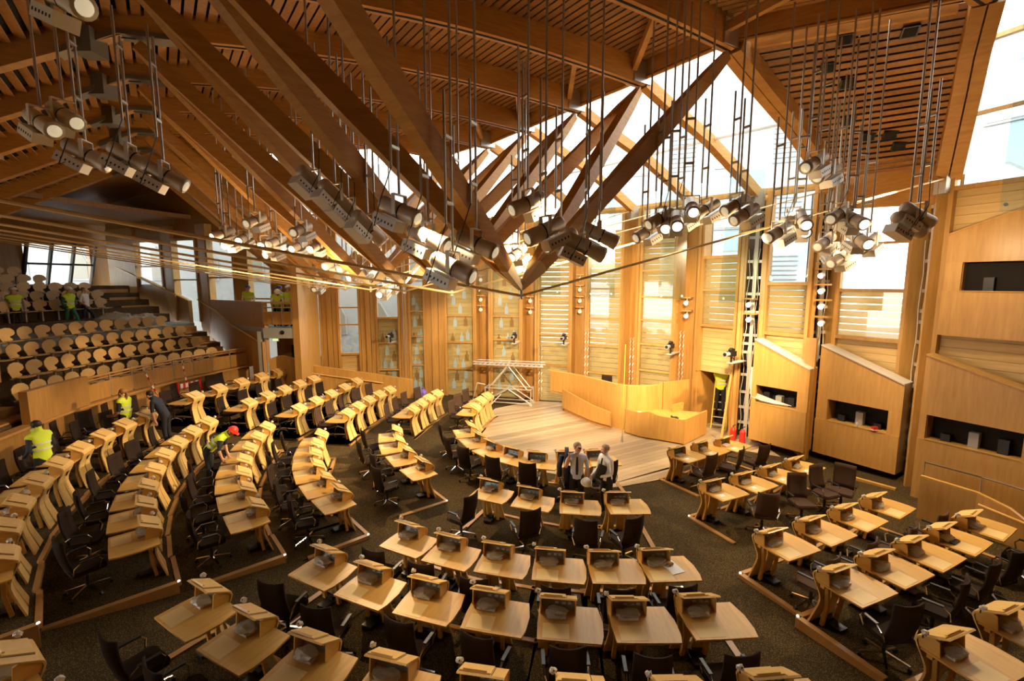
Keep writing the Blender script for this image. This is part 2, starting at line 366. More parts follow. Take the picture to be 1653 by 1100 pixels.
# columns between the windows
COLS = [(1, 2), (2, 3), (3, 4), (4, 5), (5, 6), (6, 7), (7, 8), (8, 9), (9, 10), (10, 11)]
def post(a, b, z0, z1, back=.35, m='post', front=.04, name='column'):
    nin, d = normal_in(a, b); q = MB(); zbox(q, a, b, nin, -back, front, z0, z1); return q.build(name, m)
for k, (i, j) in enumerate(COLS):
    a, b = Vector(WIN[i][1]), Vector(WIN[j][0])
    c = thing('trim_%d' % (k + 1), None, None, kind='structure')
    nin, d = normal_in(a, b); A, Bv = Vector((a.x, a.y, 0)), Vector((b.x, b.y, 0)); ln = (Bv - A).length
    deep = j >= 6
    if not deep:
        for q in range(3):
            m = MB(); zbox(m, A + d * (ln * q / 3 + .01), A + d * (ln * (q + 1) / 3 - .01), nin, -.3, .06 + (.06 if q == 1 else 0), 0, 8.4); m.build('mullion', 'post', c)
    else:
        m = MB(); zbox(m, A, Bv, nin, -.5, -.42, 0, 8.4); m.build('back_panel', 'post', c)
        for e in (0, 1):
            p = A if e == 0 else Bv - d * .1
            m = MB(); zbox(m, p, p + d * .1, nin, -.5, .14, 0, 8.4); m.build('fin', 'post', c)
# open service risers beside the booths
def riser(n, a, b, z1, seed):
    rnd = random.Random(seed); nin, d = normal_in(a, b); A, Bv = Vector((a[0], a[1], 0)), Vector((b[0], b[1], 0)); ln = (Bv - A).length
    t = thing('trim_%d' % n, None, None, kind='structure')
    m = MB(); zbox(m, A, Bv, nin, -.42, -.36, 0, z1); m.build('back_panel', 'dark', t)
    for e in (0, 1):
        p = A if e == 0 else Bv - d * .1
        m = MB(); zbox(m, p, p + d * .1, nin, -.42, .08, 0, z1); m.build('fin', 'post', t)
    z = .5
    rung = MB(); zbox(rung, A + d * .1, Bv - d * .1, nin, -.30, -.24, 0, .09); rm = rung.mesh('rung', 'lampbox')
    while z < z1 - .2:
        link('rung', rm, t, (0, 0, z)); z += rnd.choice((.3, .55, .62, .8))
    m = MB(); zbox(m, A + d * (ln * .45), A + d * (ln * .62), nin, -.24, -.16, 0, z1 - .3); m.build('cable_duct', 'lampbox', t)
    for c in range(3):
        x = .25 + .22 * c; p = [A + d * (ln * x + .04 * math.sin(q * 1.7 + c)) + nin * -.14 + Vector((0, 0, .3 + q * .45)) for q in range(int((z1 - 1) / .45))]
        m = MB(); m.tube(p, .012, 5); m.build('cable', 'wire', t)
riser(12, WIN[11][1], WIN[12][0], 8.2, 1)
riser(13, (10.97, 12.9), (10.62, 11.85), 8.1, 2)
riser(14, (7.85, 15.95), (8.40, 15.6), 8.2, 3)
# doorway under window ten
t = thing('door_1', None, None, kind='structure')
a, b = WIN[10]; nin, d = normal_in(a, b); A, Bv = Vector((a[0], a[1], 0)), Vector((b[0], b[1], 0))
m = MB(); zbox(m, A, A + d * .08, nin, -1.2, .06, 0, 2.2); m.build('jamb', 'panel', t)
m = MB(); zbox(m, Bv - d * .08, Bv, nin, -1.2, .06, 0, 2.2); m.build('jamb', 'panel', t)
m = MB(); zbox(m, A + d * .5, Bv - d * .08, nin, -1.2, -1.14, 0, 2.2); m.build('leaf_panel', 'panel', t)
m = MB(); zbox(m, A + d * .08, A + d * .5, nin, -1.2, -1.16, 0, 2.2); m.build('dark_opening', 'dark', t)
m = MB(); zbox(m, A, Bv, nin, -1.2, -.14, 2.2, 2.26); m.build('soffit', 'panel', t)
m = MB(); zbox(m, A, Bv, nin, -1.2, .3, -.02, .01); m.build('threshold', 'plank', t)
# wall beyond window thirteen and behind the viewer
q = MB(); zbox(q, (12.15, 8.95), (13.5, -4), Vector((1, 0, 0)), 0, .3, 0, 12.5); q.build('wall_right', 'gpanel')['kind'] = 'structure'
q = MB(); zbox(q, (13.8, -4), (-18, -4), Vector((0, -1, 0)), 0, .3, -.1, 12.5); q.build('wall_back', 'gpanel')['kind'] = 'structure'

# ------------------------------------------------------------------ roof
N1, L1, B1 = Vector((5.08, 11.58, 10.83)), Vector((-4.70, 5.75, 10.25)), Vector((.16, 8.37, 5.25)); UU = Vector((-1.5, 2.0, 0))
def Lk(i): return L1 + UU * (i - 1)
def Bk(i): return B1 + UU * (i - 1)
def Nk(i):
    if i == 0: return Vector((9.1, 9.7, 10.8))
    if i < 0: return Vector((9.1 - 1.6 * i, 9.7 + 2.4 * i, 10.8))
    n = N1 + UU * (i - 1)
    if n.y > 21.4: l = Lk(i); t = (21.4 - l.y) / (n.y - l.y); n = l + (n - l) * t
    return n
LEGC = {0: (10.72, 11.85, 8.05), 1: (9.55, 14.15, 8.25), 2: (8.1, 15.8, 8.35), 3: (6.7, 17.7, 8.4), 4: (5.0, 19.5, 8.4), 5: (2.98, 20.7, 8.4)}
LD = Vector((-.87, -.5, 0))
def chord_pt(i, t): p = Lk(i).lerp(Nk(i), t); p.z += .35 * math.sin(PI * t); return p
def cdep(t): return .46 + .28 * t   # chord depth grows towards the glazed side
def left_pt(i, s): p = Lk(i) + LD * s; p.z -= .55 * s; return p
TR = range(-2, 9)
def spindle(mb, a, b, w, h, e=.55):
    a, b = Vector(a), Vector(b)
    mb.loft([(a, w * e, h * e), (a.lerp(b, .12), w * .8, h * .82), (a.lerp(b, .5), w, h), (a.lerp(b, .88), w * .8, h * .82), (b, w * e, h * e)])
TNAMES = {0: 'overhead at the top edge', 1: 'nearest complete one', 2: 'second', 3: 'third', 4: 'fourth', 5: 'fifth', 6: 'sixth', 7: 'seventh', 8: 'eighth', -1: 'behind the overhead one', -2: 'rearmost'}
for i in TR:
    t = thing('roof_truss', 'oak roof truss with steel tie rods, %s in the receding row' % TNAMES[i], 'truss', tuple(Bk(i)), group='oak roof trusses'); o = Vector(Bk(i))
    def rel(p): return Vector(p) - o
    m = MB(); m.loft([(rel(chord_pt(i, k / 12) + Vector((0, 0, cdep(k / 12) / 2))), .26, cdep(k / 12)) for k in range(13)]); m.build('top_chord', 'beam', t)
    m = MB(); m.loft([(rel(chord_pt(i, k / 12) + Vector((0, 0, -.003))), .05, .02) for k in range(13)]); m.build('soffit_groove', 'dark', t)
    m = MB(); m.loft([(rel(left_pt(i, s) + Vector((0, 0, .23))), .26, .46) for s in (0, 3, 6, 9.5)]); m.build('left_chord', 'beam', t)
    m = MB(); m.hexa([rel(Lk(i) + LD * .45 + Vector(q)) for q in ((-.2, -.2, -.45), (.2, -.2, -.45), (.2, .2, -.45), (-.2, .2, -.45), (-.2, -.2, 0), (.2, -.2, 0), (.2, .2, 0), (-.2, .2, 0))]); m.build('ridge_plate', 'darksteel', t)
    m = MB(); m.loft([(rel(left_pt(i, .9) + Vector((0, 0, -.02))), .36, .1), (rel(Lk(i) + Vector((0, 0, .05))), .36, .1), (rel(chord_pt(i, .09)), .36, .1)]); m.build('ridge_bracket', 'darksteel', t)
    for j, end in ((i - 1, 'L'), (i, 'L')):
        if i < 1: continue
        a, b = Bk(i) + Vector((0, 0, .12)), Lk(j) + Vector((.25, .15, -.08))
        m = MB(); spindle(m, rel(a.lerp(b, .075)), rel(b), .24, .34, .6); m.build('strut', 'beam', t)
        m = MB(); m.loft([(rel(a), .07, .07), (rel(a.lerp(b, .08)), .16, .23)]); m.build('strut_shoe', 'shoe', t)
    for j in (i, i + 1):
        if i < 1 or (j > 6): continue
        a, b = Bk(i) + Vector((0, 0, .12)), Nk(j) + Vector((-.1, -.06, -.12))
        m = MB(); spindle(m, rel(a.lerp(b, .075)), rel(b), .24, .34, .6); m.build('strut', 'beam', t)
        m = MB(); m.loft([(rel(a), .07, .07), (rel(a.lerp(b, .08)), .16, .23)]); m.build('strut_shoe', 'shoe', t)
    if i >= 1: m = MB(); m.tube([rel(Bk(i) + Vector((0, 0, -.06))), rel(Bk(i) + Vector((0, 0, .3)))], .035, 8); m.build('king_pin', 'steel', t)
    # tie rods
    le = Bk(i) + Vector((-.885, -.466, 0)) * 11.5 + Vector((0, 0, 2.0))
    for s in ((-.045, .045) if i >= 1 else ()):
        off = Vector((.466 * s, -.885 * s, 0))
        m = MB(); m.tube([rel(Bk(i) + off), rel(le + off)], .024, 6); m.build('tie_rod', 'rod', t)
    if 1 <= i <= 6:
        c = LEGC.get(i - 1, None) if i >= 1 else None
        c = Vector(c) if c else Nk(max(i, 0)) + Vector((2.5, 1.6, -2.6))
        for s in (-.045, .045):
            off = Vector((.2 * s, -.98 * s, 0))
            m = MB(); m.tube([rel(Bk(i) + off), rel(c + off)], .021, 6); m.build('tie_rod', 'rod', t)
    if i <= 5 and i >= 0:
        n = Nk(i)
        m = MB(); m.box(rel(n + Vector((-.12, -.07, .30))), (.62, .34, .55), Matrix.Rotation(math.atan2(.51, .86), 3, 'Z')); m.build('node_casting', 'steel', t)
        m = MB(); m.box(rel(n + Vector((.22, .14, .12))), (.5, .16, .16), Matrix.Rotation(math.atan2(.51, .86), 3, 'Z')); m.build('node_arm', 'steel', t)
        if i in LEGC:
            c = Vector(LEGC[i]); big = i < 2
            mid = n.lerp(c, .5) + Vector((.08, .05, .22)); pts = [n + Vector((.1, .05, .1)), n.lerp(mid, .55) + Vector((0, 0, .05)), mid, mid.lerp(c, .55) + Vector((0, 0, .03)), c]
            for s in ((-1, 1) if big else (0,)):
                off = (c - n).cross(Vector((0, 0, 1))).normalized() * (.13 * s)
                m = MB(); m.loft([(rel(p + off), .23 if big else .26, .36 if big else .30) for p in pts]); m.build('outer_leg', 'beam', t)
            m = MB(); m.box(rel(c + Vector((0, 0, -.15))), (.34, .34, .5)); m.build('leg_shoe', 'galv', t)
        if i <= 4:
            n2 = Nk(i + 1)
            m = MB(); m.tube([rel(n + Vector((0, 0, .2))), rel(n2 + Vector((0, 0, .2)))], .05, 8); m.build('purlin', 'beam', t)
        # diagonal brace up to the next chord
    if 0 <= i <= 5:
        m = MB(); a = chord_pt(i + 1, .97) + Vector((0, 0, .35)); b = chord_pt(i, .80) + Vector((0, 0, .45)); m.bar(rel(a), rel(b), .13, .2); m.build('brace', 'beam', t)
        m = MB(); a = chord_pt(i + 1, 1.) + Vector((0, 0, .45)); b = chord_pt(i, 1.) + Vector((0, 0, .45)); m.bar(rel(a), rel(b), .1, .4); m.build('edge_beam', 'beam', t)
# ceiling: dark deck above with oak slats below
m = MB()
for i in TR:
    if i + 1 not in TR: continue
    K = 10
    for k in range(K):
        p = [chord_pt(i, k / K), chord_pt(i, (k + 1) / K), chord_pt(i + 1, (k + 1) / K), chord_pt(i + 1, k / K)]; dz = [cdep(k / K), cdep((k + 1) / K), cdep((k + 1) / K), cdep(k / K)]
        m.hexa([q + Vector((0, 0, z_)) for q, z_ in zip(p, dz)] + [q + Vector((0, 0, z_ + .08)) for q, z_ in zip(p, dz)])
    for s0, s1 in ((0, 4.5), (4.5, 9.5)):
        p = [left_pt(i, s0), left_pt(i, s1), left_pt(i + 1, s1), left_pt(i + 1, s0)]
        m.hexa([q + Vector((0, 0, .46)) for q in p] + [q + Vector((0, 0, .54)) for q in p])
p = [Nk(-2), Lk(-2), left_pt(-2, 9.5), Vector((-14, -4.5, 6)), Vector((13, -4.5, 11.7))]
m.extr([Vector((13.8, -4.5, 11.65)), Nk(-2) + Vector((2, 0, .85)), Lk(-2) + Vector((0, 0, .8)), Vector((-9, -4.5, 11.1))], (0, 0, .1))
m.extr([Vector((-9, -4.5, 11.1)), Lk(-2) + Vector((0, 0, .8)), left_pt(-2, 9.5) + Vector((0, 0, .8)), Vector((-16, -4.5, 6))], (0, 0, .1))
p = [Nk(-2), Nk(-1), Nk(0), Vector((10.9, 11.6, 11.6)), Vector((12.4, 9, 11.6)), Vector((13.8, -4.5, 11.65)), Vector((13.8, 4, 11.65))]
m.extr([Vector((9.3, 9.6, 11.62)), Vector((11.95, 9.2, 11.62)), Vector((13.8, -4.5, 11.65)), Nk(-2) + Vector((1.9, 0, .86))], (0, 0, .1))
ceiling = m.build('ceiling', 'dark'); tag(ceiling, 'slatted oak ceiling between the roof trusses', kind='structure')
sl = MB(); sl.box((0, 0, 0), (2.24, .155, .022)); slm = sl.mesh('slat', 'slat'); rest = MB(); nslat = 0
def slat(a, b, part):
    global nslat
    a, b = Vector(a), Vector(b); d = b - a; c = (a + b) / 2; ang = math.atan2(d.y, d.x)
    if part and nslat < 252:
        o = link('slat', slm, ceiling, c, (0, -math.asin(max(-1, min(1, d.z / d.length))), ang)); o.scale = ((d.length - .26) / 2.24, 1, 1); nslat += 1
    else: rest.bar(a.lerp(b, .05), b.lerp(a, .05), .155, .022)
for i in (1, 2, 3, 4, 0, 5, 6, 7, -1):
    for k in range(54):
        tt = (k + .5) / 54
        slat(chord_pt(i, tt) + Vector((0, 0, cdep(tt) - .09)), chord_pt(i + 1, tt) + Vector((0, 0, cdep(tt) - .09)), 1 <= i <= 4 and tt > .06)
    if i >= 1:
        for k in range(44):
            s = .12 + .21 * k; slat(left_pt(i, s) + Vector((0, 0, .36)), left_pt(i + 1, s) + Vector((0, 0, .36)), False)
o = rest.build('slat', 'slat', ceiling); o['kind'] = 'stuff'
# eave ceiling between the first two outer legs
n1, n0, c0, c1 = Nk(1) + Vector((.25, .1, .25)), Nk(0) + Vector((.25, .2, .25)), Vector(LEGC[0]) + Vector((.1, .1, .3)), Vector(LEGC[1]) + Vector((.1, .1, .3))
ev = MB(); up = Vector((.03, .05, .30)); ev.hexa([n1 + up, n0 + up, c0 + up, c1 + up] + [q + up * 1.4 for q in (n1, n0, c0, c1)]); eave = ev.build('ceiling', 'dark'); tag(eave, 'slatted oak eave panel sloping down to the window wall', kind='structure')
for k in range(24):
    s = (k + .5) / 24; a, b = n1.lerp(c1, s), n0.lerp(c0, s); d = b - a; nrm = (n0 - n1).cross(c1 - n1).normalized()
    m = MB(); m.loft([(a, .02, .135), (b, .02, .135)], up=(c1 - n1).normalized()); m.build('slat', 'slat', eave)
for k, (s, r_) in enumerate(((.08, .45), (.10, .72), (.22, .33), (.33, .40), (.57, .33), (.70, .42), (.71, .57), (.80, .62))):
    p = n1.lerp(c1, s).lerp(n0.lerp(c0, s), r_); nrm = (n0 - n1).cross(c1 - n1).normalized(); nrm = nrm if nrm.z < 0 else -nrm
    q = (n0 - n1).normalized(); mt = Matrix((q, nrm.cross(q), nrm)).transposed()
    t = thing('recessed_downlight', 'square black recessed downlight in the slatted eave, %s from the top' % ORD[k], 'downlight', tuple(p), group='recessed downlights in the eave')
    m = MB(); m.box(nrm * .03, (.30, .26, .05), mt); m.build('housing', 'black', t)
    m = MB(); m.box(nrm * .058, (.24, .20, .01), mt); m.build('baffle', 'dark', t)
m = MB(); m.bar(n1.lerp(c1, 1.02) + Vector((0, 0, -.25)), n0.lerp(c0, 1.02) + Vector((0, 0, -.25)), .1, 1.2); o = m.build('trim_15', 'beam'); o['kind'] = 'structure'
m = MB(); m.bar(n1 + Vector((.1, 0, -.1)), n0 + Vector((-.4, .2, -.1)), .12, .16); o = m.build('trim_16', 'beam'); o['kind'] = 'structure'
# glazed roof slopes between the outer legs
gcount = 14
for i in range(1, 5):
    t = thing('window_%d' % gcount, None, None, kind='structure'); gcount += 1
    a, b, c, d = Nk(i) + Vector((.3, .2, .3)), Nk(i + 1) + Vector((.3, .2, .3)), Vector(LEGC[i + 1]) + Vector((.1, .1, .1)), Vector(LEGC[i]) + Vector((.1, .1, .1))
    for s0, s1 in ((0, .5), (.5, 1)):
        m = MB(); m.extr([a.lerp(d, s0), a.lerp(d, s1), b.lerp(c, s1), b.lerp(c, s0)], (0, 0, .02)); m.build('pane', 'glass', t)
    m = MB(); m.bar(a.lerp(d, .5), b.lerp(c, .5), .05, .07); m.build('glazing_bar', 'alu', t)
    m = MB(); m.bar(d, c, .1, .2); m.build('eaves_beam', 'post', t)
# hanging clear glass sheets by the window wall
for k, (p, q, z0, z1) in enumerate([((-1.499, 20.0, 5.004), (-0.539, 19.8, 5.008), 5.0, 8.2), ((0.924, 19.6, 4.962), (2.021, 19.4, 4.967), 4.95, 8.4), ((2.983, 18.5, 5.016), (4.02, 18.3, 5.022), 4.9, 8.6), ((5.38, 17.2, 4.937), (6.274, 16.9, 4.946), 4.86, 8.6), ((6.606, 14.9, 4.913), (7.676, 14.6, 4.925), 4.85, 8.8), ((8.777, 8.6, 6.71), (9.184, 8.1, 6.701), 6.75, 10.2)]):
    p, q = Vector(p), Vector(q); nn = (q - p).cross(Vector((0, 0, 1))).normalized()
    lab = ['first from the left', 'second from the left', 'third from the left', 'fourth from the left', 'nearest the doorway', 'in front of the upper booth'][k]
    t = thing('glass_baffle', 'clear acoustic glass sheet hung before the window wall, %s' % lab, 'glass panel', tuple(p), group='hanging glass sheets')
    w = q - p; tilt = nn * .35
    m = MB(); m.extr([Vector((0, 0, z0 - p.z)), w + Vector((0, 0, z0 - p.z)), w * .94 + tilt + Vector((0, 0, z1 - p.z)), w * .06 + tilt + Vector((0, 0, z1 - p.z))], nn * .012); m.build('sheet', 'sheet', t)
    for fx in (.12, .88):
        m = MB(); m.tube([w * fx + Vector((0, 0, z0 + .12 - p.z)) - nn * .03, w * fx + Vector((0, 0, z0 + .12 - p.z)) + nn * .05], .03, 8); m.build('stud', 'steel', t)
    m = MB(); m.tube([w * .5 + tilt + Vector((0, 0, z1 - p.z)), w * .5 + tilt + Vector((0, 0, 11.2 - p.z))], .008, 5); m.build('cable', 'steel', t)
m = MB(); m.extr([Lk(8) + Vector((0, 0, .8)), left_pt(8, 5) + Vector((0, 0, .8)), Vector((-27, 20, 8.9)), Vector((-27, 27, 8.9)), Vector((-12, 24.5, 10.9)), Nk(8) + Vector((0, 1.5, .9)), Nk(8) + Vector((0, 0, .9))], (0, 0, .1)); o = m.build('ceiling', 'slat'); tag(o, 'timber ceiling over the gallery bridge', kind='structure')
m = MB(); zbox(m, (-22, 25.7), (-9.85, 21.72), Vector((.3, .95, 0)), 0, .2, 7.6, 11.0); o = m.build('wall_upper', 'gpanel'); o['kind'] = 'structure'

# ------------------------------------------------------------------ desks and chairs
def rrect(w, h, r, n=3):
    o = []
    for cx, cy, a0 in ((w / 2 - r, h / 2 - r, 0), (-w / 2 + r, h / 2 - r, 90), (-w / 2 + r, -h / 2 + r, 180), (w / 2 - r, -h / 2 + r, 270)):
        for k in range(n + 1): a = R(a0 + 90 * k / n); o.append((cx + r * math.cos(a), cy + r * math.sin(a)))
    return o
def lump(seed, size, mname, name, sub=2, rough=.35, c=(0, 0, 0)):
    rnd = random.Random(seed); bm = bmesh.new(); bmesh.ops.create_icosphere(bm, subdivisions=sub, radius=.5)
    for v in bm.verts:
        k = 1 + rnd.uniform(-rough, rough) * .6
        v.co = Vector((v.co.x * size[0] * k, v.co.y * size[1] * k, v.co.z * size[2] * k)) + Vector(c)
    me = bpy.data.meshes.new(name); bm.to_mesh(me); bm.free(); me.materials.append(M[mname]); return me
PROF = [(-.17, 1.03), (-.03, .955), (.09, .89), (.128, .86), (.142, .815), (.115, .74), (.06, .64), (.028, .54), (.022, .46), (.04, .36), (.09, .19), (.15, 0)]
def sheet(rows, thick_y=-.024):
    m = MB(); m.strip(rows, (0, thick_y, -.008)); return m
rows = [[(-.26, y, z), (0, y, z), (.26, y, z)] for y, z in PROF[:7]]
hoodm = sheet(rows, -.022)
for (y, z), (w0, w1) in ((PROF[6], (.26, .02)), ): pass
hood_me = hoodm.mesh('bent_hood', 'hood')
def leg_me(sgn):
    pr = PROF[6:]; rr = []
    for k, (y, z) in enumerate(pr):
        f = k / (len(pr) - 1); xin = .006 + .022 * f; xout = .26 - .035 * math.sin(PI * f) + .03 * f
        rr.append([(sgn * xin, y, z), (sgn * (xin + xout) / 2, y, z), (sgn * xout, y, z)])
    return sheet(rr, -.024).mesh('front_leg', 'hood')
legL, legR = leg_me(-1), leg_me(1)
m = MB(); m.extr([(-.045, .106, .715), (.05, .106, .715), (.02, .068, .625)], (0, .022, .004)); hole_me = m.mesh('cable_notch', 'black')
def ph(x, y, up=0.):   # a point on the sloping hood top
    f = (y + .17) / .26; return (x, y + up * .46, 1.03 - .14 * f + up * .88)
m = MB(); c = [(-.245, -.15), (.105, -.15), (.105, .085), (-.245, .085)]
m.hexa([ph(x, y, .001) for x, y in c] + [ph(x, y, .016) for x, y in c]); lect_me = m.mesh('lectern_board', 'hood')
m = MB(); c = [(-.20, -.15), (.06, -.15), (.06, -.128), (-.20, -.128)]
m.hexa([ph(x, y, .016) for x, y in c] + [ph(x, y, .032) for x, y in c]); ledge_me = m.mesh('ledge', 'hood')
m = MB(); c = [(.115, -.165), (.122, -.165), (.122, .085), (.115, .085)]
m.hexa([ph(x, y, .0005) for x, y in c] + [ph(x, y, .003) for x, y in c]); groove_me = m.mesh('groove', 'black')
m = MB(); m.prism([(-.26, .07), (-.275, -.30), (-.265, -.60), (.15, -.605), (.565, -.60), (.60, -.45), (.605, -.2), (.55, .07)], .72, .745); top_me = m.mesh('worktop', 'desk')
m = MB(); m.prism([(-.20, -.57), (.15, -.57), (.15, -.30), (-.20, -.30)], .745, .7475); pad_me = m.mesh('writing_panel', 'pad')
def cheek(x):
    m = MB(); m.extr([(x, -.12, .745), (x, .09, .745), (x, .115, .85), (x, -.05, .945), (x, -.10, .93)], (.018, 0, 0)); return m.mesh('cheek', 'desk')
chL, chR = cheek(-.25), cheek(.228)
def console(mt):
    m = MB(); m.hexa([(-.225, -.005, .755), (.22, -.005, .755), (.22, .03, .755), (-.225, .03, .755), (-.225, .03, .865), (.22, .03, .865), (.22, .065, .865), (-.225, .065, .865)]); return m.mesh('console', mt)
con_me, conb_me = console('screen'), console('screenblue')
m = MB()
for x in (-.02, .08, .16): m.box((x, .012, .83), (.05, .03, .02))
key_me = m.mesh('console_keys', 'button')
m = MB(); m.box((-.02, -.03, .70), (.5, .06, .05)); m.box((.3, -.3, .69), (.05, .5, .06)); rail_me = m.mesh('under_rail', 'desk')
def inner(x):
    m = MB(); m.loft([((x, -.05, .72), .06, .05), ((x + .01, -.06, .35), .045, .05), ((x, -.01, .02), .06, .05)], up=(0, 1, 0)); return m.mesh('inner_leg', 'desk')
inL, inR = inner(-.17), inner(.17)
m = MB(); m.box((0, -.13, .03), (.18, .22, .05)); m.box((0, -.02, .06), (.10, .06, .10)); ft_me = m.mesh('foot_bracket', 'black')
m = MB(); m.tube([(-.262, .06, .88), (-.285, .05, .95), (-.28, .0, 1.0)], .008, 5); mic_me = m.mesh('microphone', 'black')
micw = [lump(40 + k, (.08, .07, .07), 'cleanwrap', 'film_wrap', 2, .5, (-.285, .03, .975)) for k in range(3)]
bags = [lump(60 + k, (.33, .20, .11), 'bag', 'plastic_bag', 2, .4, (-.02, -.14, .80)) for k in range(4)]
m = MB(); m.box((-.02, -.14, .765), (.26, .15, .035)); kb_me = m.mesh('handset', 'lampbox')
m = MB(); m.prism([(-.12, -.42), (.0, -.44), (.02, -.34), (-.10, -.32)], .7476, .749); paper_me = m.mesh('name_card', 'paper')

def chair_kit(fab):
    k = []
    m = MB(); m.prism([(x, y) for x, y in rrect(.48, .46, .07)], .43, .475); m.prism([(x * .93, y * .93) for x, y in rrect(.48, .46, .07)], .475, .495); k.append(('seat', m.mesh('seat', fab), []))
    rows = []
    for j in range(7):
        f = j / 6; z = .50 + .56 * f; w = .225 - .012 * abs(f - .5); y0 = -.225 - .10 * f
        rows.append([(x, y0 + .055 * (x / .22) ** 2 - .03 * math.sin(PI * f), z + (.012 if abs(x) > .15 and j == 6 else 0)) for x in (-w, -w * .5, 0, w * .5, w)])
    m = MB(); m.strip(rows, (0, -.028, 0)); k.append(('backrest', m.mesh('backrest', fab, True), []))
    for s in (-1, 1):
        m = MB(); m.tube([(s * .225, -.21, .46), (s * .27, -.20, .60), (s * .275, -.12, .665), (s * .275, .10, .665), (s * .265, .15, .60), (s * .235, .12, .46)], .013, 5)
        a = m.mesh('arm', 'chrome'); m2 = MB(); m2.box((s * .275, -.01, .675), (.045, .24, .02)); k.append(('arm', a, [('arm_pad', m2.mesh('arm_pad', 'black'))]))
    m = MB(); m.lathe([(.03, .10), (.03, .30), (.02, .30), (.02, .43)], 8); k.append(('gas_column', m.mesh('gas_column', 'black'), []))
    for q in range(5):
        a = 2 * PI * q / 5 + .3; c, s = math.cos(a), math.sin(a)
        m = MB(); m.loft([((.02 * c, .02 * s, .125), .04, .04), ((.30 * c, .30 * s, .075), .028, .025)])
        m2 = MB(); mt = Matrix.Rotation(a, 3, 'Z') @ Matrix.Rotation(PI / 2, 3, 'X'); m2.lathe([(.028, -.02), (.028, .02)], 8, (.30 * c, .30 * s, .03), mt)
        k.append(('star_leg', m.mesh('star_leg', 'chrome'), [('castor', m2.mesh('castor', 'black'))]))
    return k
CH_DARK, CH_LIT = chair_kit('fabric'), chair_kit('litfabric')
def local(d, x, y, z=0.):
    a = d[3]; return (d[0] + x * math.cos(a) - y * math.sin(a), d[1] + x * math.sin(a) + y * math.cos(a), d[2] + z)
ROWN = ['front', 'second', 'third', 'fourth', 'fifth', 'rear']
BLK = {'far': ('far', 'wall end'), 'left': ('left', 'far end'), 'middle': ('middle', 'left'), 'right': ('right', 'near aisle')}
